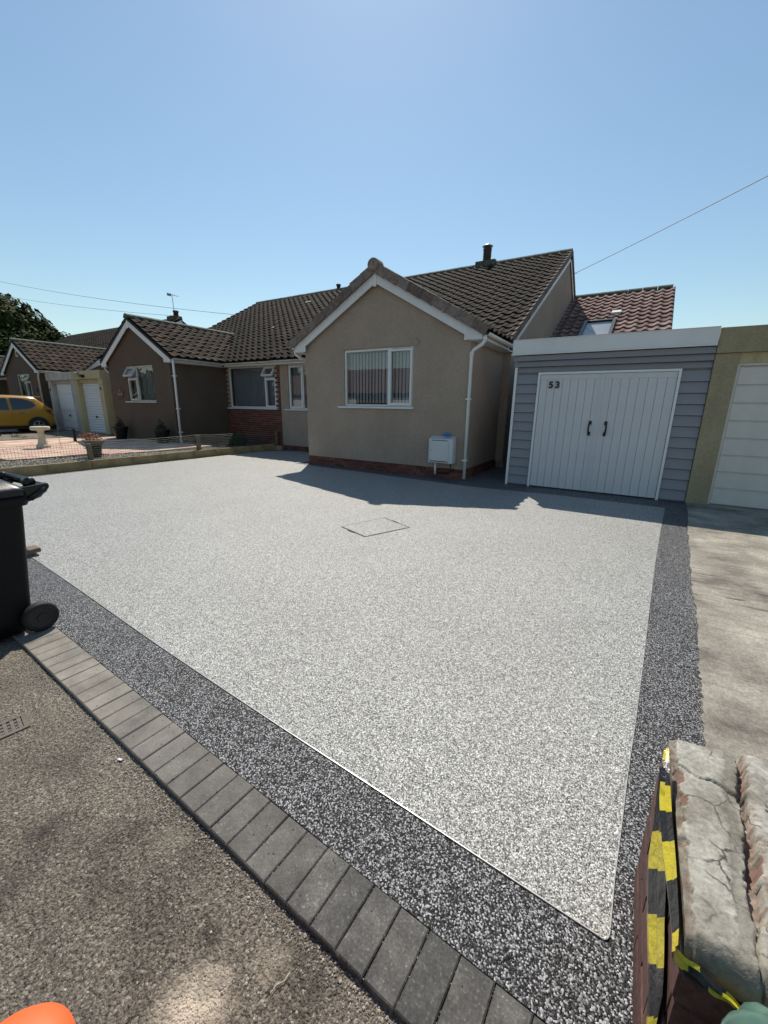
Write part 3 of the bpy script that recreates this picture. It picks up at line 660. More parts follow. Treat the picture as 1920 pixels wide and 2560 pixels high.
# main front walls of our half
b = B(); wall(b, PARTY, -7.0, .14, 2.78, 10.1, 10.35, [(-9.88, -8.0, 1.34, 2.72)]); mk('front_wall', b, 'render_tan', home)
window(home, -9.88, -8.0, 1.34, 2.72, 10.1, [(-9.88, -9.27, 1.34, 2.72, 's'), (-9.27, -8.0, 1.34, 2.72, '')], 'net', (-10.05, -7.9))
b = B(); b.box((-2.95, 10.35, 0), (-2.80, 10.6, 2.8)); b.box((-2.95, 10.25, .14), (-2.76, 10.35, 2.735)); mk('front_wall', b, 'render_tan', home)
eave(home, PARTY, -7.45)
b = B(); b.box((-3.0, 9.9, 2.737), (-2.72, 10.4, 2.76)); mk('soffit', b, 'white_board', home)
# side gable wall and verge
zr = zm(YR)
b = B(); b.prism([(-2.81, 10.36, 0), (-2.81, 10.36, zm(10.36)-.1), (-2.81, YR, zr-.1), (-2.81, YR+4.1, zr-2.65), (-2.81, YR+4.1, 0)], (.05, 0, 0)); mk('gable_end_wall', b, 'render_tan', home)
c_ = 1/math.hypot(1, SL); s_ = SL*c_; Lv = (YR-YE)/c_; n = 24
for k in range(n):
    y0 = Lv*k/n; d = V((0, c_, s_)); nn = V((0, -s_, c_)); st = V((-2.73, YE, ZE))
    p = st+d*y0; q = st+d*(y0+Lv/n+.015)
    b = B(); b.prism([p+nn*.085, q+nn*.055, q-nn*.10, p-nn*.09], (.035+.004*(k % 2), 0, 0)); b.prism([p+nn*.085, q+nn*.055, q+nn*.035, p+nn*.06], (-.12, 0, 0)); mk('verge_tile', b, 'tile_verge', home)
b = B(); d = V((0, c_, s_)); nn = V((0, -s_, c_)); st = V((-2.735, YE+.3, ZE+.3*SL)); b.prism([st-nn*.09, st+d*(Lv-.35)-nn*.09, st+d*(Lv-.35)-nn*.22, st-nn*.22], (.02, 0, 0)); mk('verge_board', b, 'white_board', home)
d2 = V((0, 1, -.62)).normalized(); n2 = V((0, .62, 1)).normalized(); st = V((-2.735, YR, zr))
b = B(); b.prism([st+n2*.06, st+d2*4.8+n2*.06, st+d2*4.8-n2*.06, st-n2*.06], (.05, 0, 0)); mk('rear_verge', b, 'tile_verge', home)
b = B(); b.prism([st-n2*.08, st+d2*4.6-n2*.08, st+d2*4.6-n2*.24, st-n2*.26], (.02, 0, 0)); mk('rear_verge_board', b, 'dirty_white', home)
# brick plinths
b = B(); b.box((-7.185, 8.012, 0), (-2.962, 8.24, .212)); b.box((-3.19, 8.24, 0), (-2.962, 10.6, .205)); b.box((-7.19, 8.24, 0), (-7.0, 10.1, .2)); b.box((-10.24, 10.112, -.05), (-7.1, 10.3, .14)); mk('mortar_bed', b, 'mortar_dark', home)
brickwork(home, (-7.2, 8.0, -.015), (1, 0, 0), 4.25, .225)
brickwork(home, (-2.95, 8.1, -.015), (0, 1, 0), 2.15, .225)
brickwork(home, (-10.2, 10.1, -.085), (1, 0, 0), 3.0, .225)
# gutters & pipes
b = B(); x = -2.66
b.tube([(x, 7.93, 2.80), (x, 7.93, 2.70), (-2.70, 7.93, 2.64), (-2.86, 7.94, 2.55), (-2.905, 7.95, 2.50), (-2.905, 7.95, 0.03)], .034, 12); mk('downpipe', b, 'white_upvc', home)
for z in (2.5, 2.66): 
    b = B(); b.tube([(-2.905, 7.95, 2.44), (-2.905, 7.95, 2.51)] if z < 2.6 else [(-2.66, 7.93, 2.70), (-2.66, 7.93, 2.79)], .041, 12); mk('pipe_socket', b, 'white_upvc', home)
for z in (1.62, .40):
    b = B(); b.box((-2.965, 7.905, z), (-2.865, 8.01, z+.03)); mk('pipe_clip', b, 'white_upvc', home, bevel=.005)
b = B(); b.tube([(-7.50, 7.95, 2.80), (-7.50, 7.97, 2.70), (-7.46, 8.1, 2.62), (-7.40, 8.5, 2.60), (-7.4, 9.6, 2.66), (-7.42, 9.72, 2.80)], .034, 10); mk('swan_neck_pipe', b, 'white_upvc', home)
# flue and vent on the ridge
t = home
b = B(); b.box((-6.10, 16.45, 6.5), (-5.35, 16.95, 6.80)); mk('flue_base', b, 'ridge', t)
b = B(); b.smooth = True; pr = []
for k in range(7):
    z = 6.80+k*.056; pr += [(.135, z), (.155, z+.02), (.155, z+.035), (.135, z+.05)]
pr += [(.16, 7.20), (.16, 7.25), (.12, 7.25)]
b.lathe(pr, (-5.74, 16.7, 0), 20); fl = mk('flue_stack', b, 'flue', t)
b = B()
for k in range(4): a = k*math.pi/2+.4; b.tube([(-5.74+.09*math.cos(a), 16.7+.09*math.sin(a), 7.23), (-5.74+.09*math.cos(a), 16.7+.09*math.sin(a), 7.32)], .012, 6)
mk('cowl_stays', b, 'galv', fl)
b = B(); b.smooth = True; b.lathe([(.10, 7.29), (.19, 7.31), (.20, 7.33), (.15, 7.36), (.07, 7.40), (.02, 7.43)], (-5.74, 16.7, 0), 20); mk('cowl', b, 'galv', fl)
b = B(); b.smooth = True; b.lathe([(.08, 6.70), (.08, 6.82), (.11, 6.83), (.11, 6.90), (.09, 6.92)], (-12.75, 16.6, 0), 14)
VENT = b
# house details: gas meter box
gb = thing('gas_meter_box', 'white plastic gas meter box on the tan wall beside the downpipe', 'meter box', (-3.4, 7.9, .34))
b = B(); b.prism([(-3.67, 7.80, .34), (-3.13, 7.80, .34), (-3.13, 7.80, .84), (-3.67, 7.80, .84)], (0, .195, 0)); b.prism([(-3.67, 7.80, .841), (-3.67, 7.995, .841), (-3.67, 7.995, .89)], (.54, 0, 0)); mk('case', b, 'meter_box', gb, bevel=.008)
b = B(); b.box((-3.63, 7.785, .385), (-3.22, 7.799, .80)); mk('door', b, 'meter_box', gb, bevel=.006)
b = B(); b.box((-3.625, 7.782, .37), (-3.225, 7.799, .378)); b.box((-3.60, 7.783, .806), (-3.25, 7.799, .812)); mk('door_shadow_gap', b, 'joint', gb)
b = B(); b.tube([(-3.60, 7.783, .60), (-3.60, 7.779, .60)], .008, 10); mk('lock', b, 'black_metal', gb)
b = B(); b.tube([(-3.545, 7.90, .34), (-3.545, 7.90, .08)], .022, 12); mk('conduit', b, 'white_upvc', gb)
b = B(); b.tube([(-3.21, 7.93, .34), (-3.21, 7.93, .17), (-3.24, 7.97, .12), (-3.5, 7.985, .10)], .013, 8); b.tube([(-3.21, 7.93, .20), (-3.21, 7.93, .15)], .026, 10); mk('supply_pipe', b, 'black_metal', gb)
b = B(); b.smooth = True
vs = []; fs = []; nu, nv = 20, 12
for i in range(nv+1):
    th = math.pi*i/nv
    for j in range(nu):
        ph = 2*math.pi*j/nu; r = 1+.25*noise.noise(V((math.cos(ph)*2, math.sin(ph)*2, th*2)))
        z_ = max(.892, .918+.032*r*math.cos(th)*(1+.3*math.sin(3*ph)))
        vs.append((-3.31+.085*r*math.sin(th)*math.cos(ph), 7.88+.05*r*math.sin(th)*math.sin(ph), z_))
for i in range(nv):
    for j in range(nu): fs.append((i*nu+j, (i+1)*nu+j, (i+1)*nu+(j+1) % nu, i*nu+(j+1) % nu))
b.add(vs, fs); mk('crumpled_glove', b, 'blue_rubber', label='crumpled blue rubber glove lying on top of the white meter box', cat='glove')
# ================================================ neighbour (left half of the pair)
nb = thing('bungalow', 'brown rendered bungalow next door with a brick panel under its wide window', 'house', (-14.9, 8.0, 0))
tiles = []
zp2 = projection(nb, -16.78, -12.95, -14.88, 8.0, .60, 'render_brown', 'tile_brown', tiles, False, ops=[(-15.60, -13.93, 1.53, 2.70)], side_r=10.1, zb=0, oh=.26)
XL2 = -18.2
main_roof(nb, XL2, PARTY, [(-14.88, zp2, -17.1, -12.65)], 'tile_dark', tiles)
lay(tiles, nb); mk('soil_vent_cap', VENT, 'flue', nb)
window(nb, -15.60, -13.93, 1.53, 2.70, 8.0, [(-15.60, -15.0, 1.53, 2.30, 's'), (-15.60, -15.0, 2.30, 2.70, 'o'), (-15.0, -13.93, 1.53, 2.70, '')], 'net', (-15.80, -13.90), frame='dirty_white')
b = B(); wall(b, -12.95, PARTY, -.05, 2.74, 10.112, 10.35, [(-12.80, -10.44, 1.355, 2.735)]); mk('mortar_bed', b, 'mortar', nb)
def skipw(p): return (p.x > -12.86 and p.x < -10.40 and p.z > 1.32) or p.z < .12
brickwork(nb, (-12.95, 10.1, .05), (1, 0, 0), 2.70, 2.70, skip=skipw)
window(nb, -12.80, -10.44, 1.355, 2.735, 10.1, [(-12.80, -10.98, 1.355, 2.735, ''), (-10.98, -10.44, 1.355, 2.33, 's'), (-10.98, -10.44, 2.33, 2.735, 'o')], 'net', (-12.93, -10.42))
eave(nb, -12.6, PARTY)
b = B(); b.tube([(-12.63, 7.93, 2.80), (-12.63, 7.93, 2.62), (-12.66, 7.92, .2)], .034, 12); mk('downpipe', b, 'white_upvc', nb)
for z in (2.3, 1.3, .55): b = B(); b.box((-12.72, 7.90, z), (-12.62, 8.0, z+.03)); mk('pipe_clip', b, 'white_upvc', nb)
b = B(); b.tube([(-16.98, 7.95, 2.78), (-16.95, 8.0, 2.62), (-16.8, 8.05, 2.5), (-16.8, 8.05, .2)], .034, 8); mk('downpipe', b, 'dirty_white', nb)
b = B(); b.prism([(XL2, 10.2, 0), (XL2, 10.2, 3.0), (XL2, YR, zr-.1), (XL2, YR+4, 3.9), (XL2, YR+4, 0)], (.2, 0, 0)); mk('gable_end_wall', b, 'render_brown', nb)
b = B(); b.box((XL2, 10.1, 0), (-16.78, 10.2, 2.74)); mk('front_wall', b, 'render_brown', nb)
# stepped verge on the left
for k in range(24):
    p = V((XL2-.06, YE, ZE))+V((0, c_, s_))*(Lv*k/24); q = p+V((0, c_, s_))*(Lv/24+.02)
    b = B(); nn = V((0, -s_, c_)); b.prism([p+nn*.10, q+nn*.05, q-nn*.06, p-nn*.05], (.10, 0, 0)); mk('verge_tile', b, 'tile_dark', nb)
# name plaque
pl = thing('name_plaque', 'small slate name plaque left of the window on the brown gable wall', 'sign', (-16.2, 7.99, 1.8))
b = B(); b.prism([(-16.47, 7.98, 1.70), (-16.40, 7.98, 1.62), (-16.22, 7.98, 1.58), (-16.03, 7.98, 1.64), (-15.93, 7.98, 1.76), (-15.94, 7.98, 1.90), (-16.06, 7.98, 2.00), (-16.16, 7.98, 2.02), (-16.30, 7.98, 1.96), (-16.46, 7.98, 1.88)], (0, .018, 0)); mk('slate', b, 'slate', pl)
b = B()
for k, (x, h) in enumerate(((-16.33, .07), (-16.28, .035), (-16.24, .04), (-16.20, .05), (-16.155, .035), (-16.115, .06), (-16.07, .06))): b.box((x, 7.975, 1.755), (x+.018, 7.979, 1.755+h))
b.box((-16.34, 7.975, 1.74), (-16.06, 7.979, 1.745)); b.lathe([(.022, 0), (.022, .004)], M=basis((-16.18, 7.979, 1.90), (1, 0, 0), (0, 0, 1), (0, -1, 0)), n=10); mk('lettering', b, 'gold_print', pl)
# white flecks of broken mortar on the big roof are parts of the roof
for x, y, w_ in ((-13.6, 15.2, .35), (-11.2, 15.6, .2), (-12.9, 12.4, .15)):
    b = B(); p = V((x, y, zm(y)+.10)); b.prism([p, p+V((w_, 0, 0)), p+V((w_*.9, .05, .03)), p+V((.03, .04, .022))], (0, 0, .01)); mk('mortar_splash', b, 'white_paint', nb)
# ================================================ third and fourth bungalows
th = thing('bungalow', 'third bungalow along with grey brown gable wall behind the yellow car', 'house', (-25.4, 8.2, .2))
tiles = []
zp3 = projection(th, -27.35, -23.42, -25.39, 8.2, .60, 'render_brown', 'tile_brown', tiles, False, ops=[(-25.98, -24.50, 1.5, 2.72)], side_r=10.1, zb=.1, oh=.26)
main_roof(th, -31, -24.5, [(-25.39, zp3, -27.7, -23.1)], 'tile_dark', tiles, 16.2); lay(tiles, th)
window(th, -25.98, -24.50, 1.5, 2.72, 8.2, [(-25.98, -25.15, 1.5, 2.72, ''), (-25.15, -24.50, 1.5, 2.38, 's'), (-25.15, -24.50, 2.38, 2.72, 'o')], 'net', (-26.1, -24.4), frame='dirty_white')
b = B(); b.box((-25.50, 8.17, 3.50), (-25.28, 8.2, 3.78)); mk('gable_plaque', b, 'stone_cream', th)
b = B(); b.box((-25.38, 8.16, 3.57), (-25.30, 8.169, 3.72)); mk('plaque_hole', b, 'joint', th)
b = B(); b.lathe([(.001, 0), (.08, 0), (.09, -.02)], M=basis((-23.92, 8.16, 2.0), (1, 0, 0), (0, 0, 1), (0, -1, 0)), n=14); mk('round_vent', b, 'render_brown', th)
b = B(); b.tube([(-23.12, 8.1, 2.82), (-23.2, 8.1, 2.62), (-23.30, 8.12, 2.52), (-23.30, 8.12, .25)], .036, 10); mk('downpipe', b, 'dirty_white', th)
b = B(); d = V((0, c_, s_)); nn = V((0, -s_, c_)); st = V((-24.48, YE, ZE)); b.prism([st-nn*.06, st+d*(Lv-.5)-nn*.06, st+d*(Lv-.5)-nn*.30, st-nn*.30], (.03, 0, 0)); mk('verge_board', b, 'white_board', th)
b = B(); b.prism([(-24.75, 10.1, 0), (-24.75, 10.1, zm(10.1)-.1), (-24.75, 16.2, zr-.3), (-24.75, YR+4, 3.7), (-24.75, YR+4, 0)], (.18, 0, 0)); mk('gable_end_wall', b, 'render_brown', th)
b = B(); b.box((-31, 10.1, 0), (-27.35, 10.3, 2.74)); mk('front_wall', b, 'brick_red', th); eave(th, -31, -27.7)
b = B(); b.box((-25.6, 16.0, 6.2), (-24.8, 16.5, 6.62)); ch = mk('chimney', b, 'slate', th)
b = B(); b.smooth = True; b.lathe([(.15, 6.62), (.14, 6.82), (.17, 6.84), (.17, 6.92), (.13, 6.93)], (-25.0, 16.25, 0), 14); mk('chimney_pot', b, 'flue', ch)
an = thing('aerial', 'thin television aerial mast above the third bungalow roof', 'aerial', (-25.72, 16.6, 6.7))
b = B(); b.tube([(-25.66, 16.6, 6.3), (-25.74, 16.6, 8.0)], .018, 6); mk('mast', b, 'galv', an)
b = B(); b.tube([(-25.95, 16.55, 8.02), (-25.3, 16.75, 7.86)], .014, 5)
for k in range(5):
    p = V((-25.92, 16.56, 8.01)).lerp(V((-25.35, 16.74, 7.87)), k/4); b.tube([p+V((.03, -.10, .03)), p-V((.03, -.10, .03))], .009, 4)
b.box((-26.02, 16.45, 7.93), (-25.97, 16.7, 8.08)); mk('antenna', b, 'galv', an)
fo = thing('bungalow', 'farthest bungalow whose tiled roof just shows at the left edge under the big tree', 'house', (-36, 8.0, 0))
tiles = []
zp4 = projection(fo, -37.95, -34.0, -36.0, 8.0, .60, 'render_brown', 'tile_brown', tiles, False, ops=[(-36.6, -35.2, 1.5, 2.7)], zb=0, oh=.26)
main_roof(fo, -39.4, -31, [(-36, zp4, -38.3, -33.7)], 'tile_dark', tiles, 16.2); lay(tiles, fo, 120)
window(fo, -36.6, -35.2, 1.5, 2.70, 8.0, [(-36.6, -35.9, 1.5, 2.7, ''), (-35.9, -35.2, 1.5, 2.7, 's')], 'net', (-36.7, -35.1))
b = B(); b.box((-34.0, 10.1, 0), (-31, 10.3, 2.74)); mk('front_wall', b, 'brick_red', fo); eave(fo, -34, -31)
b = B(); b.prism([(-39.4, 10.1, 0), (-39.4, 10.1, zm(10.1)-.1), (-39.4, YR, zr-.1), (-39.4, YR+4, 3.9), (-39.4, YR+4, 0)], (.18, 0, 0)); mk('gable_end_wall', b, 'render_brown', fo)
# ================================================ rear extension
ex = thing('rear_extension', 'red pantiled rear extension with a roof window showing above the grey garage', 'building', (-1.1, 16, 0))
EY, EZ, ES = 18.3, 5.50, .53
ze = lambda y: EZ-ES*(EY-y)
x0, x1 = -2.74, .44; YB = 12.9
b = B(); b.prism([(x0, YB, ze(YB)), (x1, YB, ze(YB)), (x1, EY, EZ), (x0, EY, EZ)], (0, 0, -.08)); mk('roof', b, 'deck', ex)
b = B(); b.prism([(x0, EY, EZ), (x1, EY, EZ), (x1, EY+4, EZ-2.1), (x0, EY+4, EZ-2.1)], (0, 0, -.08)); mk('rear_roof', b, 'deck', ex)
b = B(); b.prism([(x1-.30, YB+.3, 0), (x1-.30, YB+.3, ze(YB+.3)-.09), (x1-.30, EY, EZ-.09), (x1-.30, EY+3.6, EZ-2.2), (x1-.30, EY+3.6, 0)], (.25, 0, 0)); mk('end_wall', b, 'render_tan', ex)
b = B(); b.box((x0, YB+.3, 0), (x1-.3, YB+.5, ze(YB+.3)-.1)); mk('front_wall', b, 'render_tan', ex)
tiles = []; c5 = 1/math.hypot(1, ES); s5 = ES*c5; Lr = (EY-YB)/c5; nv = 17; g = (Lr-.04)/nv; nu = 11; W = (x1-x0)/nu
skyr = (-1.93, -1.02, 14.25, 15.75)
plane_tiles(tiles, (x0, YB-.05*c5, ze(YB)-.05*s5), (1, 0, 0), (0, c5, s5), nu, nv, lambda p: not (skyr[0]-.02 < p.x < skyr[1]+.10 and skyr[2]-.1 < p.y < skyr[3]+.08), 'tile_red', g, W)
lay(tiles, ex)
x = x0
while x < x1-.05:
    b = B(); ln = min(.445, x1+.02-x)
    b.prism([(x, EY-.12, EZ), (x, EY-.10, EZ+.08), (x, EY-.05, EZ+.13), (x, EY, EZ+.145), (x, EY+.05, EZ+.13), (x, EY+.10, EZ+.08), (x, EY+.12, EZ)], (ln-.01, 0, 0)); mk('ridge_tile', b, 'ridge', ex); x += .45
b = B(); d = V((0, c5, s5)); nn = V((0, -s5, c5)); st = V((x1, YB, ze(YB))); b.prism([st+nn*.07, st+d*Lr+nn*.07, st+d*Lr-nn*.16, st-nn*.16], (.03, 0, 0)); mk('verge_board', b, 'black_plastic', ex)
b = B(); st = V((x0-.02, YB, ze(YB))); b.prism([st+nn*.03, st+d*Lr+nn*.03, st+d*Lr+nn*.05+V((.12, 0, 0)), st+nn*.05+V((.12, 0, 0))], (0, 0, .01)); mk('lead_flashing', b, 'galv', ex)
Fm = basis((0, 15.0, ze(15.0)), (1, 0, 0), (0, c5, s5), (0, -s5, c5)); ya, yb_ = (skyr[2]-15)/c5, (skyr[3]-15)/c5; xa, xb = skyr[0], skyr[1]; f = .09
b = B(); b.box((xa, ya, 0), (xa+f, yb_, .13), Fm); b.box((xb-f, ya, 0), (xb, yb_, .13), Fm); b.box((xa+f, ya, 0), (xb-f, ya+f, .13), Fm); b.box((xa+f, yb_-f, 0), (xb-f, yb_, .13), Fm); sk = mk('roof_window', b, 'black_plastic', ex)
b = B(); b.add([(xa+f, ya+f, .10), (xb-f, ya+f, .10), (xb-f, yb_-f, .10), (xa+f, yb_-f, .10)], [(0, 1, 2, 3)], Fm); mk('pane', b, 'roof_glass', sk)
b = B(); b.box((xa+f, ya+f, .02), (xb-f, yb_-f, .05), Fm); mk('roller_blind', b, 'white_board', sk)
b = B(); b.box((-1.22, (16.25-15)/c5, .06), (-.95, (16.42-15)/c5, .13), Fm); mk('tile_vent', b, 'white_board', ex)
# ================================================ grey clad garage
ga = thing('garage', 'grey board clad garage with white double doors numbered 53', 'garage', (-.6, 8.12, 0))
YG = 8.12; GL, GR = -2.09, .86
b = B(); b.box((GL+.03, YG+.06, 0), (-1.66, YG+.2, 2.42)); b.box((.49, YG+.06, 0), (GR, YG+.2, 2.42)); b.box((-1.66, YG+.06, 2.11), (.49, YG+.2, 2.42))
b.box((GL+.03, YG+.2, 0), (GL+.15, 13.4, 2.55)); b.box((GR-.1, YG+.2, 0), (GR, 13.4, 2.55)); b.box((GL+.15, 13.3, 0), (GR-.1, 13.4, 2.55)); mk('wall', b, 'cladding', ga)
b = B(); b.box((GL+.02, YG+.02, 2.45), (GR, 13.4, 2.60)); mk('flat_roof', b, 'deck', ga)
P_ = .1715
def board(x0, x1, z, h=P_, out=0):
    b = B(); b.prism([(x0, YG+.045-out, z+h-.008), (x0, YG+.034-out, z+h-.010), (x0, YG+.002-out, z), (x0, YG+.045-out, z)], (x1-x0, 0, 0)); mk('cladding_board', b, 'cladding', ga)
z = .03
for k in range(12):
    zz = .03+k*P_
    h = P_
    if zz+h < 2.12: board(GL+.045, -1.665, zz); board(.495, GR-.002, zz)
board(GL+.045, GR-.002, 2.115, .10)
board(GL-.02, GR-.002, 2.215, .10, .03); board(GL-.03, GR-.002, 2.318, .10, .05)
b = B(); b.box((GL-.002, YG-.012, 0), (GL+.042, YG+.05, 2.205)); mk('corner_trim', b, 'white_upvc', ga)
b = B(); b.box((GL-.055, YG-.085, 2.445), (GR-.004, YG-.05, 2.672)); b.box((GL-.06, YG-.055, 2.425), (GL-.035, 8.8, 2.672)); mk('roof_fascia', b, 'white_board', ga)
b = B(); b.box((GL-.07, YG-.092, 2.418), (GR-.004, YG-.05, 2.443)); mk('fascia_drip', b, 'white_board', ga)
b = B(); b.box((GL-.06, YG-.095, 2.673), (GR-.004, YG-.03, 2.682)); mk('roof_edge_trim', b, 'white_upvc', ga)
b = B(); b.box((-1.66, YG-.022, 0), (-1.622, YG+.05, 2.11)); b.box((.452, YG-.022, 0), (.49, YG+.05, 2.11)); b.box((-1.622, YG-.022, 2.075), (.452, YG+.05, 2.11)); mk('door_frame', b, 'white_upvc', ga)
for side, (a, c, hx) in enumerate(((-1.618, -.588, -.70), (-.582, .448, -.455))):
    b = B(); b.box((a, YG+.012, .02), (c, YG+.035, 2.07)); b.box((a, YG-.0, 1.985), (c, YG+.012, 2.07)); leaf = mk('door_leaf', b, 'door_white', ga)
    n = 8; wd = (c-a)/n
    for k in range(n):
        b = B(); xa, xb = a+k*wd+.0016, a+(k+1)*wd-.0016
        b.prism([(xa+.002, YG-.001, .022), (xb-.002, YG-.001, .022), (xb, YG+.0115, .022), (xa, YG+.0115, .022)], (0, 0, 1.96)); mk('plank', b, 'door_white', leaf)
    if side == 0:
        b = B(); b.box((-.62, YG-.012, .022), (-.565, YG-.0015, 2.07)); mk('cover_strip', b, 'door_white', leaf)
    b = B(); s = 1 if side == 0 else -1
    b.box((hx-.024, YG-.014, 1.212), (hx+.024, YG-.002, 1.275)); b.box((hx-.024, YG-.014, 1.02), (hx+.024, YG-.002, 1.085))
    b.tube([(hx, YG-.008, 1.245), (hx-s*.01, YG-.045, 1.225), (hx-s*.016, YG-.05, 1.155), (hx-s*.01, YG-.045, 1.08), (hx, YG-.008, 1.06)], .015, 8); mk('pull_handle', b, 'black_metal', leaf)
    for z in (.22, 1.0, 1.85):
        b = B(); xh = a-.004 if side == 0 else c+.004; b.tube([(xh, YG-.008, z), (xh, YG-.008, z+.09)], .008, 8); mk('hinge', b, 'galv', leaf)
for chh, xc in (('5', -1.425), ('3', -1.315)):
    cu = bpy.data.curves.new('numeral', 'FONT'); cu.body = chh; cu.size = .158; cu.extrude = .005; cu.offset = .007
    tmp = bpy.data.objects.new('tmp', cu); C.objects.link(tmp); bpy.context.view_layer.update()
    me = bpy.data.meshes.new_from_object(tmp.evaluated_get(bpy.context.evaluated_depsgraph_get())); bpy.data.objects.remove(tmp)
    xs = [v.co.x for v in me.vertices]; mx = (min(xs)+max(xs))/2
    me.materials.clear(); me.materials.append(MATS['black_metal'])
    inst('door_numeral', me, Matrix.Translation((xc-mx, YG-.008, 1.84)) @ Matrix.Rotation(math.pi/2, 4, 'X'), ga)
# ================================================ right-hand yellow garage
gy = thing('garage', 'yellowish rendered garage with white ribbed door at the right edge', 'garage', (1.5, 8.1, 0))
for xa, xb in ((.865, 1.155), (3.55, 3.9)):
    b = B(); b.box((xa, 8.10, 0), (xb, 8.35, 2.31)); mk('pillar', b, 'render_yellow', gy, bevel=.012)
b = B(); b.box((.865, 8.06, 2.31), (3.9, 8.35, 2.665)); mk('lintel_beam', b, 'render_yellow', gy, bevel=.01)
b = B(); b.box((1.155, 8.13, 2.16), (3.55, 8.35, 2.309)); mk('door_header', b, 'render_cream', gy)
b = B(); b.box((.865, 8.35, 0), (1.0, 13, 2.6)); b.box((3.75, 8.35, 0), (3.9, 13, 2.6)); b.box((1.0, 12.8, 0), (3.75, 13, 2.6)); b.box((.87, 8.36, 2.6), (3.9, 13, 2.66)); mk('side_wall', b, 'render_yellow', gy)
b = B(); b.box((1.155, 8.15, .01), (1.19, 8.22, 2.16)); b.box((3.515, 8.15, .01), (3.55, 8.22, 2.16)); b.box((1.19, 8.15, 2.13), (3.515, 8.22, 2.16)); mk('door_frame', b, 'steel_door', gy)
b = B(); b.box((1.192, 8.195, .02), (3.513, 8.21, 2.128)); dd = mk('garage_door', b, 'steel_door', gy)
for k in range(8):
    z0 = .03+k*.262; b = B(); b.box((1.196, 8.178, z0), (3.51, 8.194, z0+.25)); pn = mk('door_panel', b, 'steel_door', dd, bevel=.004)
    b = B(); b.box((1.225, 8.174, z0+.235), (3.48, 8.1775, z0+.243)); mk('panel_groove', b, 'dirty_white', pn)
b = B(); b.tube([(1.85, 8.17, 1.03), (1.85, 8.178, 1.03)], .03, 14); mk('door_lock', b, 'steel_door', dd)
# ================================================ pair of garages on the left
def lgarage(x0, x1, label, wallm, kind):
    t = thing('garage', label, 'garage', ((x0+x1)/2, 8.33, .2)); m = .42
    for xa, xb in ((x0, x0+.30), (x1-.33, x1)):
        b = B(); b.box((xa, 8.33, .15), (xb, 8.6, 2.38)); mk('pillar', b, wallm, t)
    b = B(); b.box((x0+.30, 8.42, 2.25), (x1-.33, 8.6, 2.38)); mk('door_header', b, wallm, t)
    b = B(); b.box((x0+.003, 8.27, 2.38), (x1-.003, 8.6, 2.70)); mk('lintel_beam', b, wallm, t)
    b = B(); b.box((x0+.003, 8.6, .15), (x0+.15, 13, 2.66)); b.box((x1-.15, 8.6, .15), (x1-.003, 13, 2.66)); b.box((x0+.15, 12.8, .15), (x1-.15, 13, 2.66)); b.box((x0+.15, 8.6, 2.58), (x1-.15, 12.8, 2.66)); mk('side_wall', b, wallm, t)
    a, c = x0+.30, x1-.33
    b = B(); b.box((a, 8.52, .2), (c, 8.55, 2.25)); dr_ = mk('garage_door', b, 'white_paint', t)
    if kind == 'ribbed':
        for k in range(19):
            z = .24+k*.105; b = B(); b.prism([(a+.05, 8.515, z+.092), (a+.05, 8.495, z+.065), (a+.05, 8.495, z+.02), (a+.05, 8.515, z)], (c-a-.1, 0, 0)); mk('door_slat', b, 'white_paint', dr_)
    else:
        for z0, z1 in ((.27, .62), (.66, .98), (1.14, 1.72), (1.83, 2.2)):
            b = B(); b.box((a+.05, 8.505, z0), (c-.05, 8.519, z1)); mk('door_panel', b, 'white_paint', dr_, bevel=.008)
        for z in (.32, 1.03, 1.09):
            b = B()
            for k in range(3): xx = a+.15+k*(c-a-.3)/3; b.box((xx, 8.50, z), (xx+(c-a)/4.5, 8.5045, z+.025))
            mk('moulding', b, 'joint' if z < .5 else 'white_board', dr_)
    b = B(); b.box(((a+c)/2-.06, 8.47, .86), ((a+c)/2+.06, 8.494, .90)); b.box(((a+c)/2-.015, 8.45, .84), ((a+c)/2+.015, 8.494, .93)); mk('door_handle', b, 'black_metal', dr_)
    b = B(); b.box((x1-.20, 8.30, 1.95), (x1-.16, 8.33, 2.05)) if kind == 'ribbed' else b.box((x0+.12, 8.30, 1.95), (x0+.16, 8.33, 2.05)); mk('door_number', b, 'black_metal', t)
    return t
lgarage(-23.0, -20.50, 'stained white garage with panelled door, left one of the joined pair by the yellow car', 'render_white', 'panel')
lg = lgarage(-20.497, -18.1, 'cream yellow garage with ribbed white door beside the brown gable', 'render_cream', 'ribbed')
fl = thing('floodlight', 'grey floodlight fixed to the cream garage beam', 'lamp', (-19.6, 8.2, 2.5))
b = B(); b.box((-.14, -.05, -.09), (.14, .03, .09), Matrix.Translation((-19.62, 8.14, 2.56)) @ Matrix.Rotation(.5, 4, 'X')); mk('lamp_head', b, 'galv', fl)
b = B(); b.box((-19.45, 8.16, 2.44), (-19.33, 8.27, 2.54)); b.tube([(-19.5, 8.22, 2.55), (-19.4, 8.24, 2.5)], .02, 6); mk('sensor', b, 'black_plastic', fl)
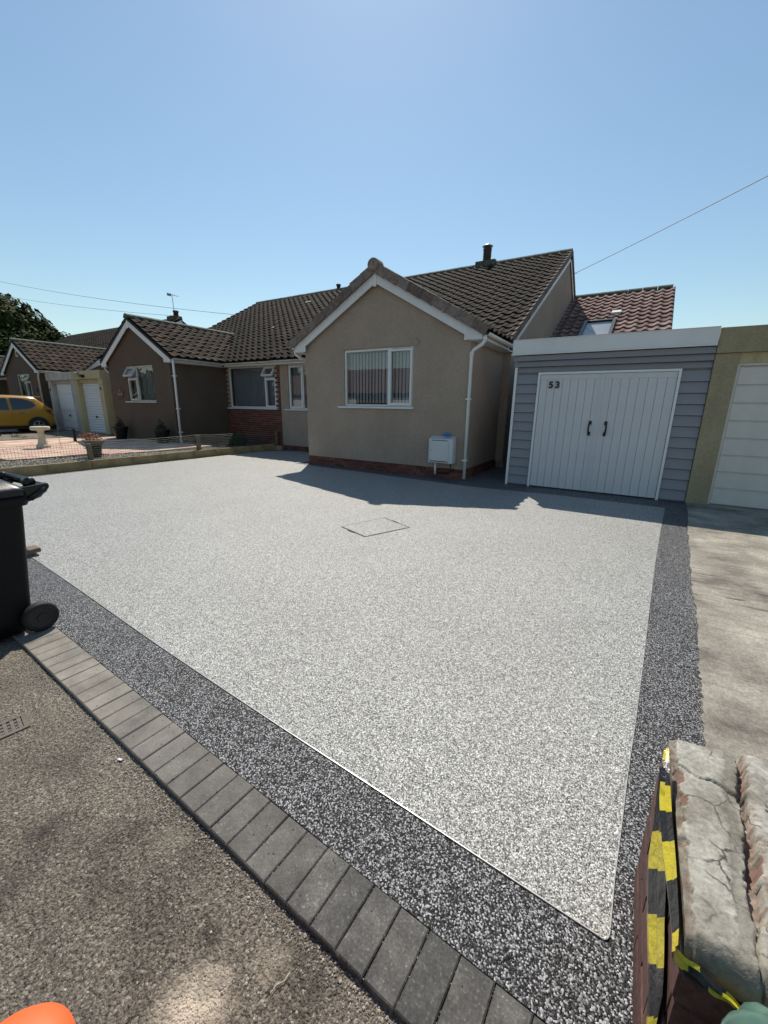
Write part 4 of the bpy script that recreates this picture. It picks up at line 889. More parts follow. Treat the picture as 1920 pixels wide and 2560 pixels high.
# ================================================ neighbour's front garden (20 cm higher)
flat('garden_ground', [(-17.95, 1.6), (-10.62, 1.6), (-10.62, 10.1), (-10.24, 10.1), (-10.24, 10.2), (-17.95, 10.2)], .175, 'soil')
b = B(); b.prism([(-17.95, 1.6, -.1), (-10.62, 1.6, -.1), (-10.62, 10.1, -.1), (-17.95, 10.1, -.1)], (0, 0, .21)); mk('garden_bank', b, 'soil', kind='structure')
b = B(); b.prism([(-60, 1.0, -.08), (-18.0, 1.0, -.08), (-17.95, 3, -.08), (-17.95, 13, -.08), (-60, 13, -.08)], (0, 0, .30)); mk('neighbour_driveway', b, 'asphalt', kind='structure')
pt = thing('patio', 'patio of pink and buff square slabs', 'paving', (-14.5, 5, .2), kind='structure')
sm = {k: box_mesh('slab_mesh', (.59, .59, .04), k, .004)[0] for k in ('slab_pink', 'slab_buff')}
for i in range(11):
    for j in range(9):
        x = -17.6+i*.6; y = 3.0+j*.6; xr_ = -11.9+(y-3.15)*.27
        if x+.3 > xr_ or y > 8: continue
        inst('slab', sm['slab_pink' if (i*7+j*3) % 5 < 3 else 'slab_buff'], Matrix.Translation((x, y, .185+random.uniform(-.002, .002))) @ Matrix.Rotation(random.uniform(-.004, .004), 4, 'Z'), pt)
b = B()
for i in range(5200):
    y = random.uniform(1.8, 8.6); xr_ = -11.9+(y-3.15)*.27; x = random.uniform(xr_-.05, -10.66)
    r = random.uniform(.012, .024); rock(b, V((x, y, .180+r*.3)), r)
mk('pebbles', b, 'pebble', kind='stuff', label='strip of rounded pebbles between the slabs and the sleepers', cat='pebbles')
b = B()
for i in range(26):
    y0 = 1.8+i*.26; b.box((-11.92+(y0-3.15)*.27, y0, .17), (-11.88+(y0-3.15)*.27, y0+.25, .215))
mk('slab_edging', b, 'post_wood', pt)
sp = thing('sleeper_edging', 'long low edging of brown timber sleepers along the left of the driveway', 'edging', (-10.5, 5.5, 0))
ys = [1.2, 2.6, 4.35, 6.05, 7.55, 8.75, 9.75]; xs_ = lambda y: -10.60+(y-2.5)*.045
for a, c in zip(ys, ys[1:]):
    xa, xb = xs_(a), xs_(c); b = B(); zt = .20+random.uniform(-.006, .006)
    b.prism([(xa, a+.004, -.03), (xb, c-.004, -.03), (xb-.1, c-.004, -.03), (xa-.1, a+.004, -.03)], (0, 0, zt+.03)); mk('sleeper', b, 'sleeper', sp, bevel=.008)
b = B(); b.box((-10.28, 9.75, 0), (-10.0, 9.87, .14)); mk('sleeper_end', b, 'sleeper', sp, bevel=.008)
# wire fence
fe = thing('wire_fence', 'low green wire mesh fence behind the timber sleepers', 'fence', (-10.7, 5.5, .2))
fx = lambda y: -10.76+(y-2.8)*.045
for y, h, r, m in ((2.82, .68, .012, 'iron'), (4.42, .56, .045, 'post_wood'), (7.12, .60, .045, 'post_wood'), (10.0, .60, .04, 'post_wood')):
    b = B()
    if r > .02: b.box((fx(y)-r, y-r, .12), (fx(y)+r, y+r, h))
    else: b.tube([(fx(y), y, .12), (fx(y), y, h)], r, 6)
    mk('fence_post', b, m, fe)
b = B()
def wz(y, k):
    sag = -.03*math.sin(math.pi*((y-1.6) % 2.7)/2.7); return .22+(k/8)*(.40+sag*(k/8))+.006*math.sin(y*7+k)
for k in range(9):
    y = 1.5; pts = []
    while y < 9.6: pts.append((fx(y)+.008*math.sin(y*3+k), y, wz(y, k))); y += .12
    b.tube(pts, .0035 if k in (0, 8) else .0022, 4, False)
y = 1.5
while y < 9.6: b.tube([(fx(y), y, wz(y, 0)), (fx(y)+.008*math.sin(y*9), y, wz(y, 4)), (fx(y), y, wz(y, 8))], .0022, 4, False); y += .055
mk('wire_mesh', b, 'wire', fe, kind='stuff')
b = B(); b.tube([(-13.6, 4.95, .2), (-13.5, 4.9, .5), (-13.35, 4.85, .82)], .006, 5); mk('garden_cane', b, 'post_wood', label='thin leaning cane behind the wire fence', cat='cane')
b = B(); b.box((-16.0, 6.2, .18), (-15.93, 6.27, .62)); mk('short_post', b, 'joint', label='short dark post standing in front of the white garage door', cat='post')
# bird bath
bb_ = thing('bird_bath', 'cream stone bird bath on the pink patio slabs', 'bird bath', (-14.4, 4.82, .205))
b = B(); b.smooth = False; b.lathe([(.17, .205), (.17, .27), (.14, .30), (.125, .33)], (-14.4, 4.82, 0), 8); mk('base', b, 'stone_cream', bb_, bevel=.006)
b = B(); b.lathe([(.12, .33), (.085, .50), (.075, .64), (.09, .69)], (-14.4, 4.82, 0), 8); mk('pedestal', b, 'stone_cream', bb_, bevel=.006)
b = B(); b.smooth = True; b.lathe([(.09, .69), (.21, .705), (.225, .72), (.225, .79), (.205, .80), (.17, .775), (.05, .76)], (-14.4, 4.82, 0), 28); mk('bowl', b, 'stone_cream', bb_)
# pots
def leafball(b, c, r, n, s, flat_=1):
    for i in range(n):
        d = V((random.gauss(0, 1), random.gauss(0, 1), random.gauss(0, 1))).normalized()*r*random.uniform(.3, 1) ** .6
        d.z *= flat_; p = V(c)+d; a = V((random.gauss(0, 1), random.gauss(0, 1), random.gauss(0, .6))).normalized(); e = a.cross(V((random.random(), random.random(), random.random()))).normalized()
        q = s*random.uniform(.6, 1.3); b.add([p-a*q, p+e*q*.45, p+a*q, p-e*q*.45], [(0, 1, 2, 3)])
t = thing('plant_pot', 'black pot and wide shallow planter of dried brown leaves behind the wire fence', 'plant pot', (-11.15, 4.75, .19))
b = B(); b.lathe([(.10, .19), (.135, .44), (.14, .47)], (-11.15, 4.75, 0), 16); mk('pot', b, 'black_plastic', t)
b = B(); b.smooth = True; b.lathe([(.13, .47), (.20, .54), (.25, .585), (.26, .60), (.24, .585), (.1, .55)], (-11.15, 4.75, 0), 24); mk('planter_bowl', b, 'post_wood', t)
b = B(); leafball(b, (-11.18, 4.72, .66), .22, 520, .022, .5); leafball(b, (-11.22, 4.62, .72), .13, 200, .02, .6); mk('dried_foliage', b, 'dead_leaf', t, kind='stuff')
for x, y, lab in ((-15.85, 7.65, 'black tapered pot with dark shrub by the left corner of the brown gable'), (-13.25, 7.65, 'black tapered pot with dark shrub near the downpipe of the brown gable')):
    t = thing('plant_pot', lab, 'plant pot', (x, y, .19), group='black pots of shrubs below the brown gable')
    b = B(); b.lathe([(.16, .19), (.24, .58), (.26, .60), (.26, .64), (.2, .63)], (x, y, 0), 18); mk('pot', b, 'black_plastic', t)
    b = B(); leafball(b, (x, y, .70), .16, 260, .03, .6); leafball(b, (x+.02, y, .82), .09, 120, .028, 1.2); leafball(b, (x-.05, y, .95), .05, 40, .02, 1.2); mk('foliage', b, 'leaf_dark', t, kind='stuff')
b = B(); leafball(b, (-10.85, 8.65, .36), .40, 1500, .028, .55); mk('low_shrub', b, 'leaf_dark', label='low dark shrub growing through the wire fence in the shade by the brick wall', cat='shrub')
b = B()
for i in range(26):
    x = random.uniform(-22.5, -18.0); y = 5.1+(x+22.5)*.14+random.uniform(-.2, .2); leafball(b, (x, y, .25), random.uniform(.05, .13), 26, .03, .8)
mk('weeds', b, 'leaf_weed', kind='stuff', label='straggly weeds along the edge of the drive by the yellow car', cat='weeds')
# ================================================ car (side on, tail to the right)
car = thing('parked_car', 'small yellow hatchback parked on the drive beside the garages', 'car', (-22.0, 7.72, .22), local=True, rz=-math.pi/2)
# local: +x runs towards the nose after rotation (-Y), +y is towards the camera side (+X)
def cs_(x):     # belt height, roof height, half width
    bel = .93-.02*x if x < 2.5 else .86-.18*(x-2.5)
    if x < .05: r = bel+.02
    elif x < .55: r = bel+.02+(1.43-bel)*((x-.05)/.5) ** .75
    elif x < 2.1: r = 1.46+.03*math.sin((x-.55)/1.55*math.pi)
    elif x < 2.9: r = 1.46-(1.46-bel)*((x-2.1)/.8) ** 1.15
    else: r = bel+.02
    wd = .79-.10*max(0, (.35-x)/.35) ** 2-.14*max(0, (x-3.0)/.6) ** 2
    return bel, max(r, bel+.02), wd
b = B(); b.smooth = True; vs = []; fs = []; xs = [0, .03, .1, .2, .35, .55, .8, 1.1, 1.5, 1.9, 2.1, 2.3, 2.5, 2.7, 2.9, 3.1, 3.3, 3.5, 3.58]
NP = 18
for x in xs:
    bel, ro, wd = cs_(x); lo = .17+.10*max(0, (.3-x)/.3)+.08*max(0, (x-3.3)/.3); wr = wd*.72 if ro > bel+.2 else wd*.82
    half = [(0, lo), (wd*.8, lo), (wd*.96, lo+.06), (wd, .45), (wd*.99, .62), (wd*.96, bel-.07), (wd*.92, bel), (wr+(wd*.92-wr)*.25, bel+(ro-bel)*.75), (wr*.93, ro-.03 if ro > bel+.1 else ro), (0, ro+.01)]
    ring = half+[(-a, c) for a, c in half[-2:0:-1]]
    NP = len(ring); vs += [(x, a, c) for a, c in ring]
for i in range(len(xs)-1):
    for k in range(NP): fs.append((i*NP+k, i*NP+(k+1) % NP, (i+1)*NP+(k+1) % NP, (i+1)*NP+k))
fs += [tuple(range(NP)), tuple(range((len(xs)-1)*NP, len(xs)*NP))[::-1]]
b.add(vs, fs); body = mk('body', b, 'car_yellow', car)
def cside(x, t):
    bel, ro, wd = cs_(x); wr = wd*.72; ro2 = ro
    a0, z0 = wd*.92, bel; a1, z1 = wr+(wd*.92-wr)*.25, bel+(ro-bel)*.75; a2, z2 = wr*.93, ro-.03
    if t < .75: u = t/.75; a, z = a0+(a1-a0)*u, z0+(z1-z0)*u
    else: u = (t-.75)/.25; a, z = a1+(a2-a1)*u, z1+(z2-z1)*u
    return a, z
def cwin(name, prof, par, mat='car_glass', sgn=1, off=.012):
    # prof: (x, tlo, thi)
    b = B(); b.smooth = True; vs = []; n = 5
    for x, t0, t1 in prof:
        for k in range(n):
            a, z = cside(x, t0+(t1-t0)*k/(n-1)); vs.append((x, sgn*(a+off), z))
    fs = [(i*n+k, (i+1)*n+k, (i+1)*n+k+1, i*n+k+1)[::sgn] for i in range(len(prof)-1) for k in range(n-1)]
    b.add(vs, fs); mk(name, b, mat, par)
for s in (1, -1):
    cwin('rear_window', [(.58, .30, .42), (.75, .14, .66), (.95, .08, .80), (1.15, .06, .84), (1.36, .05, .84)], body, sgn=s)
    cwin('front_window', [(1.46, .05, .84), (1.8, .05, .84), (2.1, .05, .80), (2.4, .06, .72), (2.62, .08, .3)], body, sgn=s)
    # wheels
    for wx in (.62, 2.95):
        Mw = basis((wx, s*.66, .29), (1, 0, 0), (0, 0, 1), (0, -s, 0)) if s > 0 else basis((wx, -.66, .29), (1, 0, 0), (0, 0, -1), (0, 1, 0))
        b = B(); b.lathe([(.36, -.155), (.36, .05), (.2, .05)], M=Mw, n=32); mk('wheel_arch', b, 'joint', body)
        b = B(); b.smooth = True; b.lathe([(.19, -.162), (.26, -.166), (.285, -.15), (.29, -.12), (.29, .0), (.2, .04)], M=Mw, n=32); wh = mk('wheel', b, 'rubber', body)
        b = B(); b.lathe([(.195, -.1645), (.185, -.171), (.175, -.166)], M=Mw, n=32, cap=False)
        for k in range(5):
            a = 2*math.pi*k/5+.3; R = Mw @ Matrix.Rotation(a, 4, 'Z'); b.box((.02, -.022, -.1725), (.185, .022, -.163), R)
        b.lathe([(.045, -.163), (.045, -.175)], M=Mw, n=16); mk('rim', b, 'alloy', wh)
    b = B(); b.box((1.0, s*.775, .80), (1.2, s*.80, .835)); mk('door_handle', b, 'chrome', body, bevel=.006)
    b = B(); b.prism([(-.01, s*.58, .70), (.02, s*.70, .68), (.16, s*.775, .78), (.30, s*.765, .92), (.14, s*.735, .93), (.01, s*.62, .92)], (-.01, s*.012, 0)); mk('tail_light', b, 'lamp_red', body)
    b = B(); b.tube([(.44, s*.795, .40), (.56, s*.80, .40)], .001, 4)
b = B(); b.box((.28, -.50, 1.405), (.55, .50, 1.455), Matrix.Translation((0, 0, 0))); mk('spoiler', b, 'car_yellow', body, bevel=.02)
b = B(); b.add([(.10, -.52, .99), (.10, .52, .99), (.42, .46, 1.36), (.42, -.46, 1.36)], [(0, 1, 2, 3)]); mk('tailgate_window', b, 'car_glass', body)
for s in (1, -1):
    b = B(); b.prism([(.95, s*.80, .20), (2.6, s*.80, .20), (2.6, s*.785, .30), (.95, s*.785, .30)], (0, -s*.03, 0)); mk('sill_trim', b, 'black_plastic', body)
b = B(); b.box((-.02, -.26, .52), (.005, .26, .63)); mk('number_plate', b, 'tape_yellow', body)
b = B(); b.box((-.03, -.68, .20), (.10, .68, .30)); mk('bumper_insert', b, 'black_plastic', body, bevel=.02)
b = B(); b.tube([(1.41, .785, .25), (1.41, .79, .9)], .003, 4); b.tube([(1.41, -.785, .25), (1.41, -.79, .9)], .003, 4); mk('door_gap', b, 'joint', body)
# ================================================ trees
def tree(name, c, R, H0, n, label, seed, leaf=.28, trunk=True, lobes=26, cat='tree', zf=.8):
    random.seed(seed); c = V(c); t = thing(name, label, cat, (c.x, c.y, 0))
    b = B(); lb = [(V((0, 0, 0)), R*.72)]
    for i in range(lobes):
        d = V((random.gauss(0, 1), random.gauss(0, 1), random.gauss(.25, .8))).normalized(); d.z *= zf
        lb.append((d*R*random.uniform(.55, .82), R*random.uniform(.16, .34)))
    for i in range(n):
        o, r = lb[0] if random.random() < .3 else random.choice(lb)
        d = V((random.gauss(0, 1), random.gauss(0, 1), random.gauss(0, 1))).normalized()*r*random.uniform(.55, 1.08)
        p = c+o+d+V((0, 0, 0)); nrm = (d.normalized()+V((random.gauss(0, .5), random.gauss(0, .5), random.gauss(.3, .5)))).normalized()
        a = nrm.cross(V((random.random(), random.random(), random.random()))).normalized(); e = nrm.cross(a); q = leaf*random.uniform(.5, 1.3)
        b.add([p-a*q, p-e*q*.6, p+a*q, p+e*q*.6], [(0, 1, 2, 3)])
    mk('crown', b, 'leaf_tree', t, kind='stuff')
    b = B(); b.tube([(c.x, c.y, 0), (c.x+.1, c.y, c.z*.5), (c.x, c.y, c.z+R*.3)], [R*.09+.06, R*.06+.04, R*.02+.01], 10)
    for k in range(7):
        a = k*.9; d = V((math.cos(a), math.sin(a), .8)); st = V((c.x, c.y, c.z*.55)); b.tube([st, st+d*R*.4, st+d*R*.7+V((0, 0, R*.1))], [R*.04+.02, R*.025+.01, R*.008+.005], 7)
    mk('trunk', b, 'bark', t); random.seed(seed+100)
tree('broadleaf_tree', (-66.5, 19.6, 6.9), 9.0, 0, 85000, 'large dark broadleaf tree rising behind the far roofs at the left edge', 3, leaf=.34)
tree('broadleaf_tree', (-55.8, 19.9, 4.9), 5.3, 0, 36000, 'smaller round dark tree leaning on the right side of the large tree', 5, leaf=.28)
tree('young_tree', (-50.0, 22.6, 7.0), .85, 0, 500, 'thin young tree top poking above the far tiled ridge', 9, leaf=.14, lobes=9)
# ================================================ overhead cables
def cable(p, q, sag, lab):
    p, q = V(p), V(q); pts = [p.lerp(q, t/24)+V((0, 0, -sag*4*(t/24)*(1-t/24))) for t in range(25)]
    b = B(); b.tube(pts, .0095, 5, False); mk('overhead_cable', b, 'cable', label=lab, cat='cable')
cable((-2.68, 17.8, 6.3), (8.4, 9.3, 8.0), .12, 'overhead cable climbing from the gable end of the tan bungalow to the right edge')
cable((-18.2, 15.3, 5.88), (-60, 13.5, 14.1), .5, 'higher of the two thin cables crossing the sky at the left')
cable((-25.2, 16.6, 6.7), (-60, 14.4, 12.6), .4, 'lower of the two thin cables crossing the sky at the left')
b = B(); b.tube([(-2.75, 17.4, 6.10), (-2.66, 17.4, 6.2), (-2.62, 17.4, 6.16)], .015, 6); mk('cable_bracket', b, 'black_metal', home)
# ================================================ wheelie bin
bn = thing('wheelie_bin', 'black wheelie bin with its lid closed at the left edge of the driveway', 'bin', (-3.47, .60, .0), local=True, rz=.04)
# local: +y is the back (wheels, handle), x width
def ring(y0, y1, w, z, r=.04):
    pts = []
    for cx, cy, a0 in ((w-r, y1-r, 0), (-w+r, y1-r, 90), (-w+r, y0+r, 180), (w-r, y0+r, 270)):
        for k in range(5): a = math.radians(a0+k*22.5); pts.append((cx+r*math.cos(a), cy+r*math.sin(a), z))
    return pts
b = B(); b.smooth = True; vs = []; rr = [(-.24, .20, .215, .02), (-.25, .245, .22, .12), (-.31, .305, .262, .80), (-.318, .312, .268, .90)]
for y0, y1, w_, z in rr: vs += ring(y0, y1, w_, z)
fs = [(i*20+k, i*20+(k+1) % 20, (i+1)*20+(k+1) % 20, (i+1)*20+k) for i in range(3) for k in range(20)]+[tuple(range(20))[::-1]]
b.add(vs, fs); mk('body', b, 'bin_plastic', bn)
b = B(); b.smooth = True; vs = ring(-.335, .33, .285, .865)+ring(-.345, .34, .292, .90)+ring(-.34, .335, .288, .925); b.add(vs, [(i*20+k, i*20+(k+1) % 20, (i+1)*20+(k+1) % 20, (i+1)*20+k) for i in range(2) for k in range(20)]+[tuple(range(20))[::-1], tuple(range(40, 60))]); mk('rim', b, 'bin_plastic', bn)
b = B(); b.smooth = True; vs = ring(-.36, .33, .295, .93)+ring(-.355, .33, .29, .965)+ring(-.33, .31, .265, .985)+ring(-.25, .25, .19, 1.03)+ring(-.1, .12, .08, 1.045); b.add(vs, [(i*20+k, i*20+(k+1) % 20, (i+1)*20+(k+1) % 20, (i+1)*20+k) for i in range(4) for k in range(20)]+[tuple(range(20))[::-1], tuple(range(80, 100))]); mk('lid', b, 'black_plastic', bn)
b = B(); b.tube([(-.24, .34, .99), (-.2, .39, 1.005), (.2, .39, 1.005), (.24, .34, .99)], .017, 10); mk('lid_handle_bar', b, 'black_plastic', bn)
b = B(); b.tube([(-.27, .34, .90), (-.27, .42, .945), (-.24, .445, .96), (.24, .445, .96), (.27, .42, .945), (.27, .34, .90)], .02, 10); mk('handle', b, 'black_plastic', bn)
for s in (-1, 1):
    b = B(); b.prism([(s*.272, .26, .86), (s*.272, .40, .90), (s*.272, .455, .955), (s*.272, .45, .985), (s*.272, .28, .975)], (-s*.05, 0, 0)); mk('hinge_bracket', b, 'black_plastic', bn, bevel=.006)
    b = B(); b.tube([(s*.23, .375, .998), (s*.16, .375, .998)], .028, 10); mk('hinge_pin', b, 'black_plastic', bn)
    Mw = basis((s*.255, .265, .101), (1*0, 1, 0), (0, 0, 1), (1, 0, 0))
    b = B(); b.smooth = True; b.lathe([(.06, -.028), (.085, -.03), (.098, -.022), (.101, 0), (.098, .022), (.085, .03), (.06, .028)], M=Mw, n=32); wh = mk('wheel', b, 'rubber', bn)
    b = B(); b.lathe([(.078, -.030), (.078, .0302), (.070, .033), (.068, .029), (.03, .028), (.028, .034), (.0, .034)], M=Mw, n=32); mk('wheel_hub', b, 'wheel_grey', wh)
b = B(); b.tube([(-.25, .265, .101), (.25, .265, .101)], .012, 8); mk('axle', b, 'black_metal', bn)
# chunk of old brick behind the bin
b = B(); b.prism([(-5.10, 1.36, .03), (-4.93, 1.36, .03), (-4.91, 1.455, .035), (-5.06, 1.465, .03)], (0, .0, .045)); b.prism([(-5.06, 1.37, .0), (-4.98, 1.37, 0), (-4.97, 1.41, 0), (-5.04, 1.42, 0)], (0, .0, .031)); mk('broken_block', b, 'post_wood', label='broken grey stone block sticking out behind the wheelie bin', cat='stone', bevel=.01)
# ================================================ old wall end with hazard tape
ow = thing('brick_wall', 'crumbling brick wall end with cracked cement top wrapped in hazard tape', 'wall', (.5, 1, 0))
WX0, WX1, WY0, WY1, WZ = .212, 1.05, .70, 1.27, .545
b = B(); b.box((WX0+.012, WY0+.012, -.05), (WX1, WY1-.012, WZ)); mk('wall_core', b, 'mortar', ow)
brickwork(ow, (WX0, WY1, 0), (0, -1, 0), WY1-WY0, .525, 'brick_painted', out=.004)
brickwork(ow, (WX0+.0, WY0, 0), (1, 0, 0), WX1-WX0-.0, .525, 'brick_painted', out=.004)
# cement top with a groove, cracks and worn red edges
nx, ny = 150, 150; b = B(); b.smooth = True; vs = []; wear = []; brown_tone = []
def gx(y): return .322+(y-.80)*.092+.003*math.sin(y*27)+.005*nz(y, 3, 50)+.003*nz(y, 5, 130)
def nz(x, y, s, o=0): return noise.noise(V((x*s+o, y*s, o)))
far = lambda x: 1.245+.19*(x-.21)+.006*nz(x, 0, 30)
for j in range(ny+1):
    for i in range(nx+1):
        u = (i/nx); x = WX0-.004+(WX1-WX0+.0)*(u**1.5); yy1 = far(x); y0 = .700+.008*nz(x, 0, 25, 3); y = y0+(yy1-y0)*(j/ny)
        z = .598+.004*nz(x, y, 6)+.0018*nz(x, y, 30)+.0014*nz(x, y, 90)+.001*nz(x, y, 200)
        w_ = 0; tn = max(0, min(1, .5+nz(x, y, 14, 5)*2-.5))*.5
        dg = abs(x-gx(y)); gw = .006+.005*nz(0, y, 70, 9)+(.003 if y < 1 else 0)
        if y > .80:
            k = max(0, min(1, (gw+.003-dg)/.003)); z -= .034*k; w_ = max(w_, k*(.55+.6*nz(x, y, 60))); k2 = max(0, 1-abs(x-gx(y)-gw-.008)/.014); w_ = max(w_, k2*(2.2*nz(x, y, 90, 5)+(.25 if y < .98 else -.3)))
            z += .003*math.exp(-((x-gx(y)-.028)/.012)**2)          # raised lip of the right slab
        if x > gx(y): z += .004
        # cross crack of the left slab
        if x < gx(y):
            yc = 1.13-.16*(x-.22)+.006*math.sin(x*90); dc = abs(y-yc); k = max(0, 1-dc/(.003+.012*max(0, (x-.27)/.1))); z -= .016*k; tn = max(tn, k)
        else:
            yc = .98+.5*(x-.35)+.02*math.sin(x*60); dc = abs(y-yc); k = max(0, 1-dc/.006); z -= .014*k; w_ = max(w_, k*.6)
        xc = .318+.02*math.sin(y*40)*.3-.04*(.8-y); 
        if y < .81: k = max(0, 1-abs(x-xc)/.0035); z -= .02*k; tn = max(tn, k)
        # worn red edge at the left and patches
        el = WX0+.010+.008*nz(0, y, 28, 2)+.006*nz(0, y, 70, 7)
        if x < el: z -= .008+.006*nz(x, y, 50); w_ = max(w_, .30+1.3*nz(x, y, 45, 4)); tn = max(tn, .5)
        for cx, cy, r in ((.336, .925, .014), (.226, 1.03, .010), (.222, 1.10, .012), (.36, .87, .012), (.40, .93, .016)):
            dd_ = math.hypot(x-cx, (y-cy)*.6)+.006*nz(x, y, 60, 1)
            if dd_ < r: w_ = max(w_, .85); z -= .004
        # right part of the left slab is a lower brown fillet
        if .035 > gx(y)-x > .012+.010*nz(x, y, 12): tn = max(tn, .55); z -= .002
        # rounded near and far edges
        ed = min((y-y0)/.03, 1); z -= .035*(1-ed)**2; tn = max(tn, (1-min(1, (y-y0)/.10))*.6)
        ed = min((yy1-y)/.02, 1); z -= .02*(1-ed)**2
        vs.append((x, y, z)); wear.append(max(0, min(1, w_))); brown_tone.append(max(0, min(1, tn)))
fs = [(j*(nx+1)+i, j*(nx+1)+i+1, (j+1)*(nx+1)+i+1, (j+1)*(nx+1)+i) for j in range(ny) for i in range(nx)]
b.add(vs, fs); b.smooth = True
base = len(b.v); n1 = nx+1
edge = [j*n1 for j in range(ny, -1, -1)]+list(range(1, nx+1))+[j*n1+nx for j in range(1, ny+1)]+[ny*n1+i for i in range(nx-1, 0, -1)]
low = [(b.v[e].x, b.v[e].y, .535) for e in edge]; b.add(low, []); m_ = len(edge)
for k in range(m_): b.f.append([edge[k], base+k, base+(k+1) % m_, edge[(k+1) % m_]]); b.mi.append(0); b.sm.append(False)
wear += [.55]*m_; brown_tone += [.6]*m_
cp = mk('cement_coping', b, 'old_cement', ow)
for nme, dat in (('wear', wear), ('brown_tone', brown_tone)):
    at = cp.data.attributes.new(nme, 'FLOAT', 'POINT'); at.data.foreach_set('value', dat)
# hazard tape
def tape(b, L_, R_, x, cuts, start, nseg=120, wob=.004):
    """ribbon on the wall face: L_/R_ lists of (y,z), x base; cuts = fractions where the colour flips"""
    def samp(P, t):
        f = t*(len(P)-1); i = min(int(f), len(P)-2); f -= i; return V((0, P[i][0]+(P[i+1][0]-P[i][0])*f, P[i][1]+(P[i+1][1]-P[i][1])*f))
    m = 6; vs = []
    for s in range(nseg+1):
        t = s/nseg; l, r = samp(L_, t), samp(R_, t)
        for k in range(m+1):
            p = l.lerp(r, k/m); fold = (0, -.004, -.010, -.012, -.004, -.007, -.001)[k]*(1+.5*math.sin(t*5))-wob*.5*math.sin(t*6+1)
            vs.append((x+fold, p.y, p.z))
    for s in range(nseg):
        for k in range(m):
            t = (s+.5)/nseg-(k-3)*.012; c = start
            for q in cuts:
                if t > q: c = 1-c
            b.m = c; b.smooth = True
            b.add([vs[s*(m+1)+k], vs[s*(m+1)+k+1], vs[(s+1)*(m+1)+k+1], vs[(s+1)*(m+1)+k]], [(3, 2, 1, 0)])
b = B()
AL = [(1.10, .640), (1.06, .625), (1.03, .560), (.952, .535), (.872, .525), (.785, .535), (.719, .545), (.690, .545)]
AR = [(1.12, .650), (1.06, .640), (.99, .625), (.93, .615), (.86, .610), (.79, .605), (.72, .60), (.692, .590)]
tape(b, AL, AR, .196, [.08, .22, .36, .50, .66, .86], 0)
BL = [(1.12, .56), (1.044, .432), (1.03, .341), (.979, .305), (.899, .281), (.834, .270), (.78, .245), (.72, .23), (.692, .24)]
BRR = [(1.12, .60), (1.0, .556), (.921, .535), (.866, .505), (.819, .462), (.76, .434), (.72, .41), (.70, .34), (.692, .33)]
tape(b, BL, BRR, .199, [.16, .30, .46, .62, .80, .93], 1, wob=.006)
# round the corner and away in the shade
def tape2(p0, p1, q0, q1, y, n=60, start=0):
    def pt(u, t):
        l, r_ = V(p0).lerp(V(p1), t), V(q0).lerp(V(q1), t); p = l.lerp(r_, u); return p+V((0, -.004*math.sin(u*9+t*5)-.003*math.sin(t*21), .010*math.sin(t*3.1)*(.5-u)-.012*t*(1-t)))
    for i in range(n):
        for k in range(5):
            b.m = (int((i-k*2.2+40)/15)+start) % 2; b.add([pt(k/5, i/n), pt((k+1)/5, i/n), pt((k+1)/5, (i+1)/n), pt(k/5, (i+1)/n)], [(0, 1, 2, 3)])
tape2((.194, .690, .552), (.34, .672, .528), (.194, .690, .586), (.34, .668, .548), .69)
tape2((.197, .692, .24), (.40, .68, .22), (.197, .692, .33), (.40, .68, .30), .69, start=1)
mk('hazard_tape', b, ['tape_yellow', 'tape_black'], label='yellow and black striped hazard tape draped round the broken wall', cat='tape')
# fluted green jug beside the wall
jg = thing('plastic_jug', 'translucent green fluted plastic jug, only its shoulder showing at the bottom right corner', 'jug', (.305, .60, 0))
JX, JY = .305, .60
b = B(); b.smooth = True; vs = []; fs = []; nn_ = 64; prof = [(.058, .02), (.062, .10), (.060, .50), (.060, .555), (.056, .580), (.046, .603), (.032, .620), (.022, .634), (.020, .685), (.024, .69), (.024, .715), (.0, .716)]
for r, z in prof:
    for k in range(nn_):
        a = 2*math.pi*k/nn_; fl_ = 1+(.05*math.cos(9*a) if r > .03 else 0); vs.append((JX+r*fl_*math.cos(a), JY+r*fl_*math.sin(a), z+(.028 if z > .3 else 0)))
for i in range(len(prof)-1):
    for k in range(nn_): fs.append((i*nn_+k, i*nn_+(k+1) % nn_, (i+1)*nn_+(k+1) % nn_, (i+1)*nn_+k))
fs.append(tuple(range(nn_))[::-1]); b.add(vs, fs); mk('jug_body', b, 'green_plastic', jg)
b = B(); b.tube([(.325, .60, .713), (.36, .60, .703), (.375, .60, .658), (.36, .60, .588)], .010, 12); mk('jug_handle', b, 'green_plastic', jg)
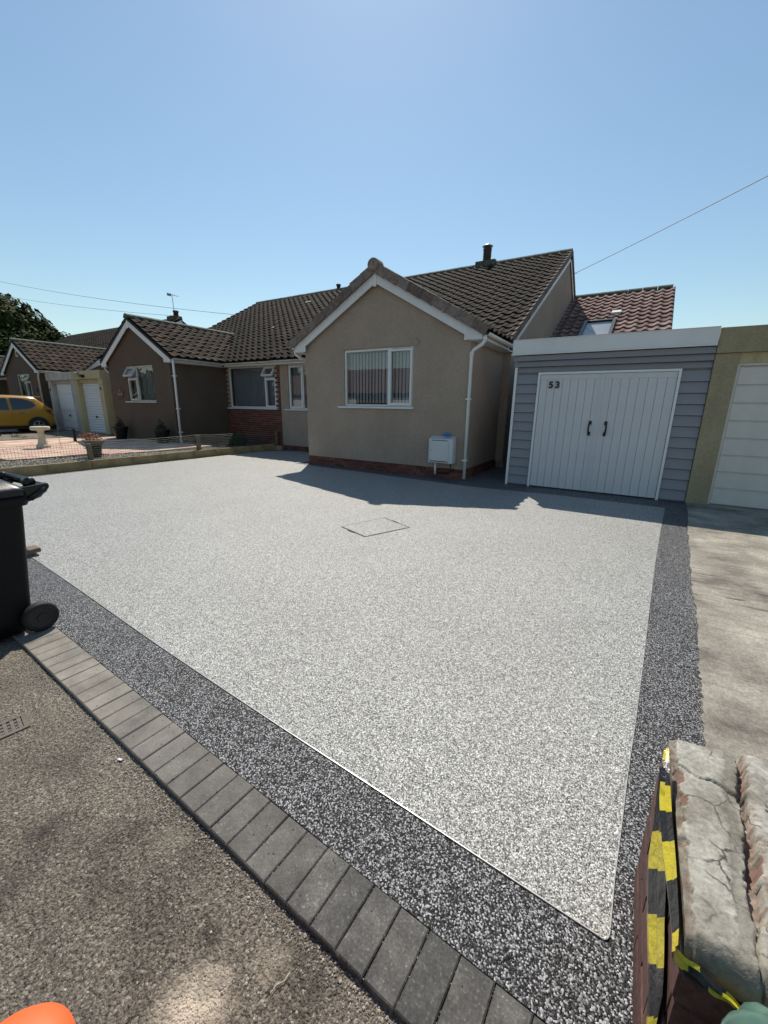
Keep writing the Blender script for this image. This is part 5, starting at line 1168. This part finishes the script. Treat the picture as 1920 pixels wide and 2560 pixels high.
# traffic cone tip
cn = thing('traffic_cone', 'bright orange traffic cone, only its top visible at the bottom left corner', 'traffic cone', (-.52, .04, -.02))
b = B(); b.smooth = True; b.lathe([(.155, .01), (.15, .03), (.062, .76), (.061, .785), (.052, .800), (.03, .806)], (-.48, .014, 0), 40); mk('cone_body', b, 'orange', cn)
b = B(); b.box((-.67, -.18, -.02), (-.29, .20, .012)); mk('cone_base', b, 'black_plastic', cn, bevel=.01)
# ================================================ houses across the road (seen mirrored in the windows)
op = thing('bungalow', 'plain bungalow across the road behind the camera, mirrored in the window', 'house', (-26, -22, 0))
b = B(); b.box((-40, -26, 0), (-14, -18, 2.6)); mk('walls', b, 'hedge_house', op)
b = B(); b.prism([(-40.4, -26.4, 2.6), (-40.4, -17.6, 2.6), (-40.4, -22, 5.2)], (26.8, 0, 0)); mk('roof', b, 'slate', op)
for x in (-37, -32, -26, -20): b = B(); b.box((x, -18.0, 1.0), (x+1.8, -17.97, 2.2)); mk('window', b, 'white_upvc', op)
# coloured flecks: a few bright crumbs on the tarmac
for x, y, a, lab in ((-1.72, .62, .3, 'small white plastic scrap on the tarmac near the edging'), (-.60, .48, 1.2, 'curled pale dry stalk on the tarmac beside the blocks')):
    b = B(); R = Matrix.Translation((x, y, -.016)) @ Matrix.Rotation(a, 4, 'Z')
    b.prism([(-.012, -.003, 0), (.010, -.005, 0), (.014, .003, .001), (-.006, .005, 0)], (0, 0, .002), R) if x < -1 else b.tube([(-.03, 0, 0), (-.01, .006, .003), (.01, .001, .001), (.03, .008, .002)], .0013, 5, True, R)
    mk('litter_scrap', b, 'white_paint' if x < -1 else 'stone_cream', label=lab, cat='litter')
random.seed(21)
b = B()  # unseen trees added to keep bright horizon sky out of the left windows
for i in range(9000):
    x = random.uniform(-190, -41); h = 6.3+1.2*math.sin(x*.21)+.8*math.sin(x*.67+1)
    y = -27+random.gauss(0, .9); z = h*random.random()**.8; q = random.uniform(.35, .7)
    a = V((random.gauss(0, 1), random.gauss(0, .5), random.gauss(0, 1))).normalized(); e = a.cross(V((random.random(), 1, random.random()))).normalized()
    b.add([V((x, y, z))-a*q, V((x, y, z))-e*q*.6, V((x, y, z))+a*q, V((x, y, z))+e*q*.6], [(0, 1, 2, 3)])
mk('added_tree_belt', b, 'leaf_tree', kind='stuff', label='unseen belt of trees added behind the camera to darken the left window reflections', cat='trees')
SC.render.engine = 'CYCLES'
